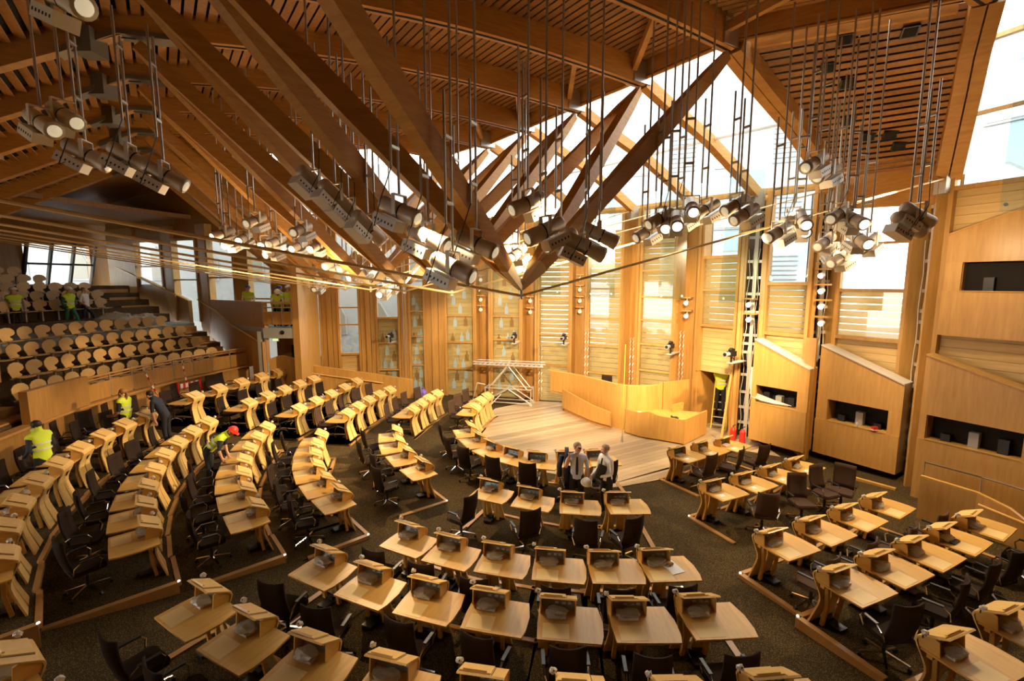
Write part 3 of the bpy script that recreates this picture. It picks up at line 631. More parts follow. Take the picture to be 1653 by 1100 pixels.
DESKS = {(1, 'far'): [(-0.966, 18.385, 0, -2.02), (-1.172, 17.686, 0, -1.916), (-1.313, 16.686, 0, -1.803)], (1, 'left'): [(-1.27, 14.458, 0, -1.264), (-0.937, 13.56, 0, -1.119), (-0.516, 12.85, 0, -0.881), (0.037, 12.338, 0, -0.604), (0.689, 12.028, 0, -0.25), (1.457, 12.073, 0, 0.009), (2.241, 12.166, 0, 0.107)], (1, 'right'): [(4.58, 12.417, 0, 0.556), (5.377, 12.818, 0, 0.606), (6.182, 13.191, 0, 0.641)], (2, 'far'): [(-3.068, 18.816, 0, -1.933), (-3.259, 18.059, 0, -1.874), (-3.411, 17.238, 0, -1.812), (-3.562, 16.425, 0, -1.769)], (2, 'left'): [(-3.554, 14.058, 0, -1.303), (-3.27, 13.15, 0, -1.189), (-2.827, 12.306, 0, -1.027), (-2.237, 11.474, 0, -0.927)], (2, 'middle'): [(-0.479, 10.271, 0, -0.433), (0.404, 9.882, 0, -0.322), (1.321, 9.648, 0, -0.123), (2.292, 9.649, 0, 0.017)], (2, 'right'): [(4.594, 10.263, 0, 0.435), (5.49, 10.653, 0, 0.506), (6.385, 11.101, 0, 0.59), (7.27, 11.597, 0, 0.651)], (3, 'far'): [(-5.156, 19.279, 0.05, -1.905), (-5.363, 18.473, 0.05, -1.852), (-5.528, 17.594, 0.05, -1.771), (-5.629, 16.689, 0.05, -1.695), (-5.693, 15.762, 0.05, -1.645)], (3, 'left'): [(-5.677, 13.481, 0.05, -1.336), (-5.471, 12.663, 0.05, -1.269), (-5.201, 11.923, 0.05, -1.161), (-4.825, 11.165, 0.05, -1.042), (-4.319, 10.42, 0.05, -0.918), (-3.732, 9.753, 0.05, -0.84)], (3, 'middle'): [(-1.879, 8.222, 0.05, -0.473), (-1.082, 7.832, 0.05, -0.38), (-0.23, 7.581, 0.05, -0.252), (0.657, 7.412, 0.05, -0.14), (1.547, 7.357, 0.05, -0.02), (2.421, 7.406, 0.05, 0.055)], (3, 'right'): [(4.703, 8.003, 0.05, 0.402), (5.694, 8.444, 0.05, 0.458), (6.673, 8.923, 0.05, 0.513), (7.656, 9.406, 0.05, 0.554)], (4, 'far'): [(-6.933, 20.448, 0.17, -1.796), (-7.046, 19.23, 0.17, -1.771), (-7.175, 18.099, 0.17, -1.755), (-7.33, 17.017, 0.17, -1.736), (-7.493, 15.986, 0.17, -1.708)], (4, 'left'): [(-7.489, 13.843, 0.17, -1.369), (-7.268, 12.904, 0.17, -1.319), (-7.0, 12.008, 0.17, -1.237), (-6.663, 11.168, 0.17, -1.135), (-6.231, 10.376, 0.17, -1.032), (-5.694, 9.578, 0.17, -0.933), (-5.063, 8.822, 0.17, -0.866)], (4, 'middle'): [(-3.017, 7.208, 0.17, -0.494), (-2.148, 6.774, 0.17, -0.424), (-1.237, 6.441, 0.17, -0.319), (-0.303, 6.198, 0.17, -0.221), (0.652, 6.043, 0.17, -0.112), (1.614, 6.011, 0.17, -0.002), (2.603, 6.071, 0.17, 0.063)], (4, 'right'): [(4.983, 6.708, 0.17, 0.391), (5.905, 7.111, 0.17, 0.426), (6.819, 7.515, 0.17, 0.47), (7.728, 7.945, 0.17, 0.515), (8.656, 8.395, 0.17, 0.55)], (5, 'far'): [(-8.602, 21.12, 0.35, -1.804), (-8.715, 20.121, 0.35, -1.801), (-8.888, 19.122, 0.35, -1.79), (-9.043, 18.118, 0.35, -1.761), (-9.204, 17.137, 0.35, -1.712), (-9.298, 16.072, 0.35, -1.658)], (5, 'left'): [(-9.239, 13.765, 0.35, -1.44), (-9.115, 12.865, 0.35, -1.371), (-8.869, 11.942, 0.35, -1.272), (-8.542, 11.05, 0.35, -1.178), (-8.1, 10.145, 0.35, -1.087), (-7.583, 9.28, 0.35, -1.0), (-7.016, 8.495, 0.35, -0.912), (-6.367, 7.746, 0.35, -0.855)], (5, 'middle'): [(-4.197, 6.014, 0.35, -0.541), (-3.305, 5.508, 0.35, -0.474), (-2.354, 5.1, 0.35, -0.367), (-1.347, 4.797, 0.35, -0.263), (-0.305, 4.597, 0.35, -0.169), (0.728, 4.486, 0.35, -0.078), (1.754, 4.472, 0.35, 0.022), (2.773, 4.57, 0.35, 0.089)], (5, 'right'): [(5.231, 5.155, 0.35, 0.353), (6.352, 5.59, 0.35, 0.384), (7.627, 6.069, 0.35, 0.419)], (6, 'far'): [(-10.018, 21.052, 0.68, -1.824), (-10.188, 20.03, 0.68, -1.824), (-10.422, 19.034, 0.68, -1.814), (-10.64, 17.967, 0.68, -1.773), (-10.844, 16.875, 0.68, -1.709), (-10.952, 15.724, 0.68, -1.65)], (6, 'left'): [(-10.832, 13.419, 0.68, -1.433), (-10.698, 12.477, 0.68, -1.381), (-10.484, 11.55, 0.68, -1.308), (-10.209, 10.616, 0.68, -1.219), (-9.785, 9.647, 0.68, -1.132), (-9.333, 8.764, 0.68, -1.052), (-8.763, 7.873, 0.68, -0.955), (-8.091, 7.047, 0.68, -0.855), (-7.346, 6.301, 0.68, -0.795)], (6, 'middle'): [(-5.212, 4.476, 0.68, -0.596), (-4.172, 3.913, 0.68, -0.504)]}
rnd = random.Random(3); nk = 0
for (row, blk), ds in DESKS.items():
    bn, en = BLK[blk]
    for k, d in enumerate(ds):
        nk += 1; blue = row == 1 or (row == 2 and blk == 'middle' and k < 2)
        kit = [('worktop', top_me, [('writing_panel', pad_me)]), ('hood', hood_me, [('lectern_board', lect_me), ('ledge', ledge_me), ('groove', groove_me), ('cable_notch', hole_me)]),
               ('front_leg', legL, []), ('front_leg', legR, []), ('cheek', chL, []), ('cheek', chR, []), ('console', conb_me if blue else con_me, [('console_keys', key_me)]),
               ('under_rail', rail_me, []), ('inner_leg', inL, []), ('inner_leg', inR, []), ('foot_bracket', ft_me, []), ('microphone', mic_me, [('film_wrap', micw[nk % 3])])]
        kit.append(('handset', kb_me, [('plastic_bag', bags[nk % 4])] if row > 1 or nk % 3 == 0 else []))
        if row <= 2 and blk == 'right': kit.append(('name_card', paper_me, []))
        place(kit, 'desk', 'pale oak desk, %s from the %s in %s row of %s block' % (ORD[k], en, ROWN[row - 1], bn), 'desk', d[:3], d[3], 'curved oak desks in concentric rows')
NOCHAIR = {('far', 5, 0), ('far', 5, 1), ('far', 4, 0), ('far', 6, 2), ('far', 6, 3), ('far', 6, 0), ('far', 6, 1), ('left', 4, 0), ('left', 5, 0)}
CHAIR_FIX = {('middle', 2, 0): (-.22, -1.0, 80), ('middle', 2, 1): (.18, -.98, 40), ('middle', 2, 2): (.30, -1.1, -12), ('middle', 2, 3): (-.10, -1.05, 25),
             ('right', 2, 0): (.55, -.95, -35), ('right', 2, 1): (.75, -1.05, 150), ('right', 2, 2): (.65, -1.05, 165), ('right', 2, 3): (.0, -1.15, 100), ('left', 2, 3): (-.1, -1.0, 10)}
for (row, blk), ds in DESKS.items():
    bn, en = BLK[blk]
    for k, d in enumerate(ds):
        if (blk, row, k) in NOCHAIR: continue
        x, y, a = rnd.uniform(-.08, .16), rnd.uniform(-.92, -.74), rnd.uniform(-18, 18)
        if (blk, row, k) in CHAIR_FIX: x, y, a = CHAIR_FIX[(blk, row, k)]
        place(CH_LIT if (blk in ('right', 'far') and row <= 3) else CH_DARK, 'swivel_chair', 'dark swivel armchair at the %s desk from the %s, %s row of %s block' % (ORD[k], en, ROWN[row - 1], bn), 'chair', local(d, x, y), d[3] + R(a), 'swivel armchairs behind the desks')
# tier platforms with oak edging under each run of desks
for (row, blk), ds in DESKS.items():
    zt = ROWZ[row - 1]; z0 = ROWZ[max(row - 2, 0)] - .05
    ends = sorted(ds, key=lambda d: -math.atan2(d[1] - CY, (d[0] - CX)) % (2 * PI))
    fr, bk = [], []
    seq = ds if blk in ('left', 'middle', 'right') else ds[::-1]
    for j, d in enumerate(seq):
        xs = (-.34, .64)
        for x in xs: fr.append(Vector(local(d, x, .26))); bk.append(Vector(local(d, x, -1.42)))
    tr = thing('trim_%d' % (20 + row * 5 + list(BLK).index(blk)), None, None, kind='structure')
    if row >= 3:
        m = MB()
        P = [(p.x, p.y) for p in fr] + [(p.x, p.y) for p in bk[::-1]]
        for j in range(len(fr) - 1):
            p = [fr[j], fr[j + 1], bk[j + 1], bk[j]]
            m.hexa([Vector((q.x, q.y, z0)) for q in p] + [Vector((q.x, q.y, zt)) for q in p])
        m.build('tier_carpet', 'carpet', tr)
    zb = z0 if row >= 3 else -.01
    for j in range(len(fr) - 1):
        m = MB(); a, b = fr[j], fr[j + 1]; z1_ = max(zb, zt - .07); m.bar(Vector((a.x, a.y, (z1_ + zt + .02) / 2)), Vector((b.x, b.y, (z1_ + zt + .02) / 2)), .075, zt + .02 - z1_); m.build('edge_strip', 'strip', tr)
    for a, b in ((fr[0], bk[0]), (fr[-1], bk[-1])):
        m = MB(); e = a.lerp(b, .75 if row < 5 else 1.); m.bar(Vector((a.x, a.y, (zb + zt + .02) / 2)), Vector((e.x, e.y, (zb + zt + .02) / 2)), .10, zt + .02 - zb); m.build('end_strip', 'strip', tr)
    if row >= 2:
        a = fr[-1] if blk != 'right' else fr[0]; m = MB(); m.lathe([(.022, 0), (.018, .012)], 8, (a.x, a.y, zt + .02)); m.build('step_light', 'steplight', tr)
# small things left on desks
def on_desk(key, k, x, y): return local(DESKS[key][k], x, y, .7476)
t = thing('papers', 'loose white papers with brown item on the desk beside the middle aisle, third row', 'papers', on_desk((3, 'middle'), 5, .22, -.25), DESKS[(3, 'middle')][5][3])
m = MB(); m.box((0, 0, .004), (.24, .34, .006), Matrix.Rotation(.3, 3, 'Z')); m.build('sheet', 'paper', t); link('wrapped_item', lump(5, (.12, .10, .06), 'gpanel', 'wrapped_item', 2, .4), t, (-.02, .06, .035))
t = thing('laptop', 'closed dark laptop on the fourth desk of the right block', 'laptop', on_desk((4, 'right'), 3, -.02, -.2), DESKS[(4, 'right')][3][3])
m = MB(); m.prism(rrect(.26, .2, .03), .003, .02); m.build('base', 'black', t); m = MB(); m.prism(rrect(.25, .19, .03), .02, .026); m.build('lid', 'black', t)
t = thing('tape_roll', 'grey roll of tape on the last desk of the third row', 'tape', on_desk((3, 'right'), 3, .25, 0), 0.)
m = MB(); m.lathe([(.03, 0), (.065, 0), (.065, .06), (.03, .06)], 14); m.build('roll', 'lampbox', t); m = MB(); m.lathe([(.028, .001), (.028, .058)], 12); m.build('core', 'paper', t)

# ------------------------------------------------------------------ podium and clerks' desk
def ribbon(mb, pts, z0f, z1f, th=.06):
    P = [Vector((p[0], p[1], 0)) for p in pts]; n = len(P)
    for i in range(n - 1):
        def nm(j):
            t = (P[min(j + 1, n - 1)] - P[max(j - 1, 0)]).normalized(); return Vector((-t.y, t.x, 0)) * th
        a, b, na, nb = P[i], P[i + 1], nm(i), nm(i + 1); fa, fb = i / (n - 1), (i + 1) / (n - 1)
        Z = lambda p, z: Vector((p.x, p.y, z))
        mb.hexa([Z(a, z0f(fa)), Z(b, z0f(fb)), Z(b + nb, z0f(fb)), Z(a + na, z0f(fa)), Z(a, z1f(fa)), Z(b, z1f(fb)), Z(b + nb, z1f(fb)), Z(a + na, z1f(fa))])
def smooth(pts, n=6):
    o = []; P = [Vector((*p, 0)) for p in pts]; P = [P[0] * 2 - P[1]] + P + [P[-1] * 2 - P[-2]]
    for i in range(1, len(P) - 2):
        for k in range(n):
            t = k / n; a, b, c, d = P[i - 1], P[i], P[i + 1], P[i + 2]
            o.append(.5 * ((2 * b) + (c - a) * t + (2 * a - 5 * b + 4 * c - d) * t * t + (3 * b - a - 3 * c + d) * t ** 3))
    o.append(P[-2]); return [(p.x, p.y) for p in o]
pod = thing('podium', 'long curved oak podium with raised back panel on the plank floor', 'podium')
low = smooth([(2.137, 19.371), (2.61, 18.367), (3.086, 17.458), (3.663, 16.777)]); upp = smooth([(1.664, 19.763), (2.565, 18.994), (3.291, 17.943), (4.044, 16.924), (4.914, 16.705), (5.466, 16.85)])
m = MB(); ribbon(m, low, lambda f: .16, lambda f: .98 - .3 * f); m.build('front_bench', 'panel', pod)
m = MB(); ribbon(m, [(x + .03, y + .1) for x, y in low], lambda f: 0, lambda f: .17); m.build('plinth', 'strip', pod)
m = MB(); ribbon(m, upp, lambda f: .82 - .82 * min(1, max(0, f * 2.2 - .2)), lambda f: 1.66 + .04 * f, .08); m.build('raised_front', 'panel', pod)
m = MB(); ribbon(m, [(x, y) for x, y in upp], lambda f: 1.66 + .04 * f, lambda f: 1.685 + .04 * f, .10); m.build('cap_rail', 'desk', pod)
for i in range(len(low) - 1):
    pass
m = MB(); ribbon(m, [(a[0] + .3, a[1] + .45) for a in upp], lambda f: .70, lambda f: .74, -.42); m.build('desk_top', 'desk', pod)
e = upp[-1]; e2 = (7.0, 17.458); m = MB(); ribbon(m, [e, (e[0] + .12, e[1] + .02)], lambda f: 0, lambda f: 1.72 + .10 * f, .08); m.build('notch_panel', 'panel', pod)
m = MB(); ribbon(m, [(e[0] + .16, e[1] + .03), e2], lambda f: 0, lambda f: 1.80, .08); m.build('side_panel', 'panel', pod)
m = MB(); m.extr([(e[0] + .42, e[1] - .30, .02), (e[0] + .80, e[1] - .02, .02), (e[0] + .86, e[1] + .02, 1.05), (e[0] + .36, e[1] - .34, 1.05)], (.05, -.06, 0)); m.build('lean_panel', 'desk', pod)
m = MB(); m.box((upp[0][0] + .15, upp[0][1] + .2, 1.69), (.5, .06, .04)); m.build('end_cap', 'desk', pod)
for k in range(3):
    m = MB(); m.lathe([(.045, -.02), (.045, .02)], 8, (low[0][0] + .12 * k + .1, low[0][1] - .02 - .1 * k, .07), Matrix.Rotation(PI / 2, 3, 'X')); m.build('castor', 'black', pod)
clk = thing('clerks_desk', 'lower curved oak table for clerks in front of the podium', 'desk')
cl = smooth([(4.109, 16.42), (4.571, 15.879), (5.128, 15.558), (5.808, 15.128)]); c3 = (7.04, 16.282)
m = MB(); ribbon(m, cl, lambda f: .06, lambda f: .92 - .04 * f + (.10 * math.exp(-((f - .45) * 9) ** 2))); m.build('front_panel', 'panel', clk)
m = MB(); ribbon(m, [cl[-1], c3], lambda f: .04, lambda f: .90, .06); m.build('end_panel', 'panel', clk)
m = MB(); m.prism([(x, y + .05) for x, y in cl] + [c3, (c3[0] - .25, c3[1] + .25), (cl[0][0] + .7, cl[0][1] + .75)], .74, .77); m.build('table_top', 'desk', clk)
m = MB(); ribbon(m, [(x + .04, y + .1) for x, y in cl], lambda f: 0, lambda f: .07); m.build('plinth', 'strip', clk)
t = thing('papers', 'white papers lying on the clerks table', 'papers', (cl[3][0] + .25, cl[3][1] + .3, .771)); m = MB(); m.box((0, 0, .006), (.3, .22, .01), Matrix.Rotation(.4, 3, 'Z')); m.build('sheet', 'paper', t); m = MB(); m.box((.35, -.1, .006), (.25, .2, .01)); m.build('sheet', 'paper', t)
t = thing('telephone', 'black telephone on the clerks table', 'telephone', (cl[-4][0] + .2, cl[-4][1] + .35, .771)); m = MB(); m.box((0, 0, .03), (.22, .18, .05)); m.build('base', 'black', t); m = MB(); m.tube([(-.09, -.05, .07), (-.09, .05, .085), (-.09, .1, .07)], .02, 6); m.build('handset', 'black', t)
place(CH_DARK, 'swivel_chair', 'dark high-backed chair rising behind the podium panel', 'chair', (upp[10][0] + .9, upp[10][1] + .9, .48), R(160))
t = thing('pole', 'thin pale pole standing upright on the planks before the podium', 'pole', (3.793, 15.461, 0.012)); m = MB(); m.tube([(0, 0, 0), (.02, 0, 3.4)], .015, 6); m.build('shaft', 'yellow', t); m = MB(); m.lathe([(.05, 0), (.04, .02), (.02, .25)], 8); m.build('foot', 'steel', t)

# ------------------------------------------------------------------ broadcast booths on the window wall
def booth(label, a, b, zb, ztl, ztr, s0, s1, r0, r1, depth=.55, cap='lampbox'):
    t = thing('broadcast_booth', label, 'booth', group='oak broadcast booths'); nin, d = normal_in(a, b); A, Bv = Vector((a[0], a[1], 0)), Vector((b[0], b[1], 0)); ln = (Bv - A).length
    zt = lambda s: ztl + (ztr - ztl) * s
    def face(name, sa, sb, za0, za1, zb0, zb1, dd0=-.05, dd1=0., mt='panel'):
        m = MB(); P = [A + d * (ln * sa), A + d * (ln * sb)]
        m.hexa([P[0] + nin * dd0 + Vector((0, 0, za0)), P[1] + nin * dd0 + Vector((0, 0, zb0)), P[1] + nin * dd1 + Vector((0, 0, zb0)), P[0] + nin * dd1 + Vector((0, 0, za0)),
                P[0] + nin * dd0 + Vector((0, 0, za1)), P[1] + nin * dd0 + Vector((0, 0, zb1)), P[1] + nin * dd1 + Vector((0, 0, zb1)), P[0] + nin * dd1 + Vector((0, 0, za1))]); return m.build(name, mt, t)
    face('lower_panel', 0, 1, zb, r0, zb, r0, -.05, .03); face('upper_panel', 0, 1, r1, zt(0), r1, zt(1)); face('left_cheek', 0, s0, r0, r1, r0, r1); face('right_cheek', s1, 1, r0, r1, r0, r1)
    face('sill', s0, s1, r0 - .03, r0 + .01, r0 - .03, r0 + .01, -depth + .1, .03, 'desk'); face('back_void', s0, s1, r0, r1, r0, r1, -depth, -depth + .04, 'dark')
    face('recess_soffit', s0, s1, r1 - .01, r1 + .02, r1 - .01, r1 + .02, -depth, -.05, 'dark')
    for s in (s0, s1):
        face('recess_side', s - .006, s + .006, r0, r1, r0, r1, -depth, -.05, 'gpanel')
    face('side_panel', .985, 1.0, zb, zt(.985), zb, zt(1), -depth, -.05); face('side_panel', 0, .015, zb, zt(0), zb, zt(.015), -depth, -.05)
    m = MB(); up = Vector((0, 0, .03)); P = [A + nin * -depth + Vector((0, 0, ztl)), Bv + nin * -depth + Vector((0, 0, ztr)), Bv + nin * .03 + Vector((0, 0, ztr)), A + nin * .03 + Vector((0, 0, ztl))]
    m.hexa(P + [p + up for p in P]); m.build('sloping_cap', cap, t)
    # equipment boxes inside
    rn = random.Random(int(ztl * 100)); sm = (s0 + s1) / 2
    for q in range(3):
        s = s0 + (s1 - s0) * (.2 + .3 * q); c = A + d * (ln * s) + nin * (-depth * .6); h = rn.uniform(.15, .4)
        m = MB(); m.box((c.x, c.y, r0 + .01 + h / 2), (.18, min(.2, depth * .4), h), Matrix.Rotation(math.atan2(d.y, d.x), 3, 'Z')); m.build('equipment_box', 'black' if q != 1 else 'grey', t)
    return t
booth('oak broadcast booth with trailing cables beside the doorway', (7.95, 15.09), (8.96, 13.74), .28, 3.62, 2.86, .08, .82, 1.55, 2.14)
booth('oak broadcast booth with red packet on its sill, second from doorway', (9.45, 14.05), (10.57, 12.25), .22, 3.57, 2.74, .14, .86, 1.30, 1.96)
booth('oak broadcast booth behind the handrail at the right edge', (10.25, 11.35), (11.35, 9.35), .0, 3.70, 2.98, .06, .80, 1.60, 2.22, depth=.42, cap='desk')
ub = booth('large oak control booth high above the handrail', (10.55, 11.45), (11.75, 9.1), 4.2, 6.62, 7.6, .12, 1.0, 5.28, 5.96, depth=.24, cap='panel')
t = thing('food_packet', 'small red packet on the sill of the second booth', 'packet', (10.25, 12.72, 1.315)); m = MB(); m.box((0, 0, .06), (.13, .09, .12)); m.build('carton', 'red', t); m = MB(); m.box((0, 0, .03), (.135, .095, .03)); m.build('band', 'paper', t)
t = thing('bottle', 'small clear bottle on the sill of the second booth', 'bottle', (10.02, 13.08, 1.315)); m = MB(); m.lathe([(.03, 0), (.032, .1), (.012, .14), (.012, .17)], 8); m.build('body', 'cleanwrap', t); m = MB(); m.lathe([(.014, .17), (.014, .19)], 8); m.build('cap', 'red', t)
t = thing('cable_bundle', 'bundle of loose pale cables spilling from the first booth', 'cables', (7.95, 15.12, 1.6))
for q in range(7):
    rn = random.Random(q); m = MB(); m.tube([(-.02 + .01 * q, .02, 1.1), (-.06 + .02 * q, .0, .5), (.02 * q, -.02, .12 + .02 * q), (.2 + .05 * q, -.3 - .05 * q, .05 + .01 * q), (.45 + .06 * q, -.62 - .05 * q, .03)], .012, 5); m.build('cable', 'wire', t)
t = thing('leaning_timber', 'long pale timber batten leaning beside the first booth', 'timber', (7.25, 15.55, 0)); m = MB(); m.bar((0, 0, .02), (.55, .55, 3.0), .07, .05); m.build('batten', 'desk', t)
t = thing('timber_board', 'upright pale oak board between the first two booths', 'board', (9.1, 13.95, 0)); m = MB(); m.box((.05, .1, 1.9), (.28, .1, 3.8), Matrix.Rotation(-.9, 3, 'Z')); m.build('plank', 'post', t); m = MB(); m.box((-.02, -.06, .95), (.12, .1, 1.9), Matrix.Rotation(-.9, 3, 'Z')); m.build('lath', 'desk', t)
for k in range(2):
    t = thing('fire_extinguisher', 'red fire extinguisher on the floor beside the first booth, %s one' % ('left' if k == 0 else 'right'), 'extinguisher', (7.62 + .22 * k, 15.5 - .22 * k, .012), group='fire extinguishers')
    m = MB(); m.lathe([(.09, 0), (.095, .02), (.095, .42), (.05, .5), (.025, .52)], 12); m.build('cylinder', 'red', t); m = MB(); m.tube([(0, 0, .52), (0, 0, .57), (.08, 0, .6)], .015, 6); m.build('valve', 'black', t)
t = thing('low_box', 'low timber offcut lying along the base of the second booth', 'timber', (9.9, 11.9, .0)); m = MB(); m.bar((-.5, .75, .04), (.25, -.2, .04), .1, .08); m.build('offcut', 'desk', t)

# ------------------------------------------------------------------ balustrade and handrail at the right edge
bal = thing('balustrade', 'low oak ramp balustrade with metal handrail below the third booth', 'balustrade'); bp = [(9.434, 10.251), (9.688, 9.865), (9.957, 9.456), (10.163, 8.987), (10.357, 8.478)]
for i in range(len(bp) - 1):
    m = MB(); ribbon(m, bp[i:i + 2], lambda f: 0, lambda f, i=i: 1.02 - .02 * (i + f) - .10 * max(0, i + f - 2) ** 2, .06); m.build('panel', 'panel', bal)
m = MB(); ribbon(m, bp, lambda f: 1.02 - .02 * f * 4 - .1 * max(0, f * 4 - 2) ** 2, lambda f: 1.06 - .02 * f * 4 - .1 * max(0, f * 4 - 2) ** 2, .09); m.build('cap_rail', 'desk', bal)
m = MB(); m.tube([(p[0] + .12, p[1] + .06, 1.36 - .01 * k) for k, p in enumerate(bp)], .022, 8); m.build('handrail', 'chrome', bal)
m = MB(); m.tube([(bp[2][0] - .05, bp[2][1] - .1, .80), (bp[4][0] - .05, bp[4][1] - .1, .70)], .03, 8); m.build('lower_rail', 'desk', bal)
for k in (0, 2, 4):
    m = MB(); m.tube([(bp[k][0] + .12, bp[k][1] + .06, .8), (bp[k][0] + .12, bp[k][1] + .06, 1.35)], .014, 6); m.build('rail_post', 'steel', bal)

# ------------------------------------------------------------------ television cameras on wall brackets
for k, (p, yaw) in enumerate([((-5.675, 21.5, 2.868), 170), ((0.096, 20.4, 2.975), 165), ((2.233, 19.9, 2.983), 160), ((6.058, 17.6, 2.939), 140), ((7.302, 15.3, 3.003), 125)]):
    t = thing('television_camera', 'dark remote television camera on a wall bracket, %s from the left' % ORD[k], 'camera', p, R(yaw), 'wall mounted television cameras')
    m = MB(); m.box((0, -.02, .12), (.17, .34, .17)); m.build('body', 'black', t); m = MB(); m.lathe([(.07, 0), (.07, .1), (.085, .18), (.085, .24)], 12, (0, .14, .12), Matrix.Rotation(-PI / 2, 3, 'X')); ln_ = m.build('lens', 'grey', t)
    m = MB(); m.lathe([(.06, 0), (.06, .005)], 12, (0, .385, .12), Matrix.Rotation(-PI / 2, 3, 'X')); m.build('front_glass', 'black', ln_)
    m = MB(); m.loft([((0, -.12, .24), .12, .06), ((0, 0, .27), .1, .1), ((0, .1, .23), .1, .04)]); m.build('hood', 'black', t)
    m = MB(); m.tube([(0, -.02, -.18), (0, -.02, .04)], .035, 8); m.build('pan_head', 'black', t); m = MB(); m.box((.0, -.35, -.19), (.2, .9, .03)); m.build('bracket', 'lampbox', t)
    m = MB(); m.tube([(.1, -.1, .1), (.14, -.25, .0), (.08, -.4, -.16)], .012, 5); m.build('cable', 'black', t)
# round lamps on little shelves in the columns
for k, (p, yaw, lit) in enumerate([((-1.452, 21.75, 5.59), 180, 0), ((-1.46, 21.75, 4.672), 180, 0), ((-1.464, 21.75, 4.21), 180, 0), ((0.833, 21.25, 4.635), 170, 0), ((0.836, 21.25, 4.126), 170, 0), ((2.975, 20.55, 5.612), 165, 0), ((2.983, 20.55, 5.153), 165, 0), ((2.992, 20.55, 4.664), 165, 0), ((3.0, 20.55, 4.199), 165, 0), ((6.609, 17.65, 4.711), 140, 1), ((6.633, 17.65, 4.218), 140, 1), ((7.916, 15.55, 4.743), 125, 1), ((7.948, 15.55, 4.245), 125, 1), ((9.268, 14.05, 5.687), 120, 1), ((9.306, 14.05, 5.225), 120, 1), ((9.345, 14.05, 4.76), 120, 1), ((9.388, 14.05, 4.253), 120, 1)]):
    t = thing('column_lamp', 'small round lamp on a column shelf, %s counting down each column from the left' % ORD[k], 'lamp', p, R(yaw), 'round lamps in the column niches')
    m = MB(); m.box((0, -.08, .19), (.36, .24, .05)); m.build('shelf', 'post', t)
    m = MB(); m.lathe([(.03, -.14), (.075, -.08), (.085, .02), (.085, .06)], 10, (0, 0, 0), Matrix.Rotation(-PI / 2 - .3, 3, 'X')); h = m.build('lamp_head', 'white', t, True)
    m = MB(); m.lathe([(.075, .061), (.05, .075)], 10, (0, 0, 0), Matrix.Rotation(-PI / 2 - .3, 3, 'X')); m.build('lens', 'lenslit' if lit else 'lens', h)
    m = MB(); m.tube([(0, -.05, 0), (0, -.08, .17)], .014, 6); m.build('stem', 'white', t)

# ------------------------------------------------------------------ aluminium mobile tower
sc = thing('scaffold_tower', 'aluminium folding scaffold platform by the far windows', 'scaffold', (-0.126, 20.549, 0.012), R(-14))
def stube(a, b, r=.025, nm='tube'): m = MB(); m.tube([a, b], r, 6); return m.build(nm, 'alu', sc)
hw, dp = 1.05, .6
for y in (-dp / 2, dp / 2):
    stube((-hw, y, .12), (hw, y, .12)); stube((-hw, y, .75), (hw, y, .75)); stube((-hw * .85, y, .75), (-.05, y, 1.75)); stube((hw * .85, y, .75), (.05, y, 1.75)); stube((-hw, y, .12), (-.0, y, .75)); stube((hw, y, .12), (0, y, .75))
    for x in (-hw, hw): stube((x, y, .08), (x, y, .8))
for x in (-hw, hw):
    stube((x, -dp / 2, .12), (x, dp / 2, .12)); stube((x, -dp / 2, .75), (x, dp / 2, .75))
for x in (-hw, hw):
    for y in (-dp / 2, dp / 2): m = MB(); m.lathe([(.07, -.02), (.07, .02)], 10, (x, y, .075), Matrix.Rotation(PI / 2, 3, 'X')); m.build('castor', 'lampbox', sc)
stube((-1.6, -.5, .05), (-1.35, -.5, 1.0)); stube((-1.35, -.5, 1.0), (-hw, -.3, .9)); stube((-1.55, -.5, .05), (-.7, -.6, .05)); stube((-.7, -.6, .05), (-.3, -.3, .5))
for y in (-.28, .28): stube((-1.6, y, 1.80), (1.6, y, 1.80), .03, 'deck_rail'); stube((-1.6, y, 1.92), (1.6, y, 1.92), .02, 'deck_rail')
for k in range(15): m = MB(); m.box((-1.5 + k * 3.0 / 14, 0, 1.83), (.12, .56, .03)); m.build('deck_slat', 'alu', sc)
t = thing('plastic_bin', 'purple plastic sack on the carpet beside the ramp wall', 'sack', (-4.1, 20.9, .03)); link('sack', lump(8, (.42, .36, .62), 'purple', 'sack', 2, .2), t, (0, 0, .28)); link('knot', lump(9, (.12, .12, .14), 'purple', 'knot', 1, .2), t, (0, 0, .62))

# ------------------------------------------------------------------ public gallery on the far side
def gp(th, r, z=0.): return Vector((CX + r * math.cos(R(th)), CY + r * math.sin(R(th)), z))
def ring(mb, t0, t1, r0, r1, z0, z1, n=10):
    for k in range(n):
        a, b = t0 + (t1 - t0) * k / n, t0 + (t1 - t0) * (k + 1) / n
        P = [gp(a, r0), gp(b, r0), gp(b, r1), gp(a, r1)]; mb.hexa([p + Vector((0, 0, z0)) for p in P] + [p + Vector((0, 0, z1)) for p in P])
GR = [(16.05, 1.75), (16.95, 2.2), (17.85, 2.65), (18.75, 3.1)]; HR = [(21.5, 3.9), (22.3, 4.25), (23.1, 4.6), (23.9, 4.95), (24.7, 5.3)]
gal = thing('floor', 'stepped public gallery floor', None, kind='structure')
for r_, z in GR: m = MB(); ring(m, 156.5, 203, r_ - .45, r_ + .47, z - .5, z, 14); m.build('tier', 'gcarpet', gal)
m = MB(); ring(m, 156.5, 203, 19.2, 21.12, 2.9, 3.5, 14); m.build('cross_aisle', 'concrete', gal)
for r_, z in HR: m = MB(); ring(m, 156.5, 203, r_ - .4, r_ + .42, z - .5, z, 14); m.build('tier', 'gcarpet', gal)
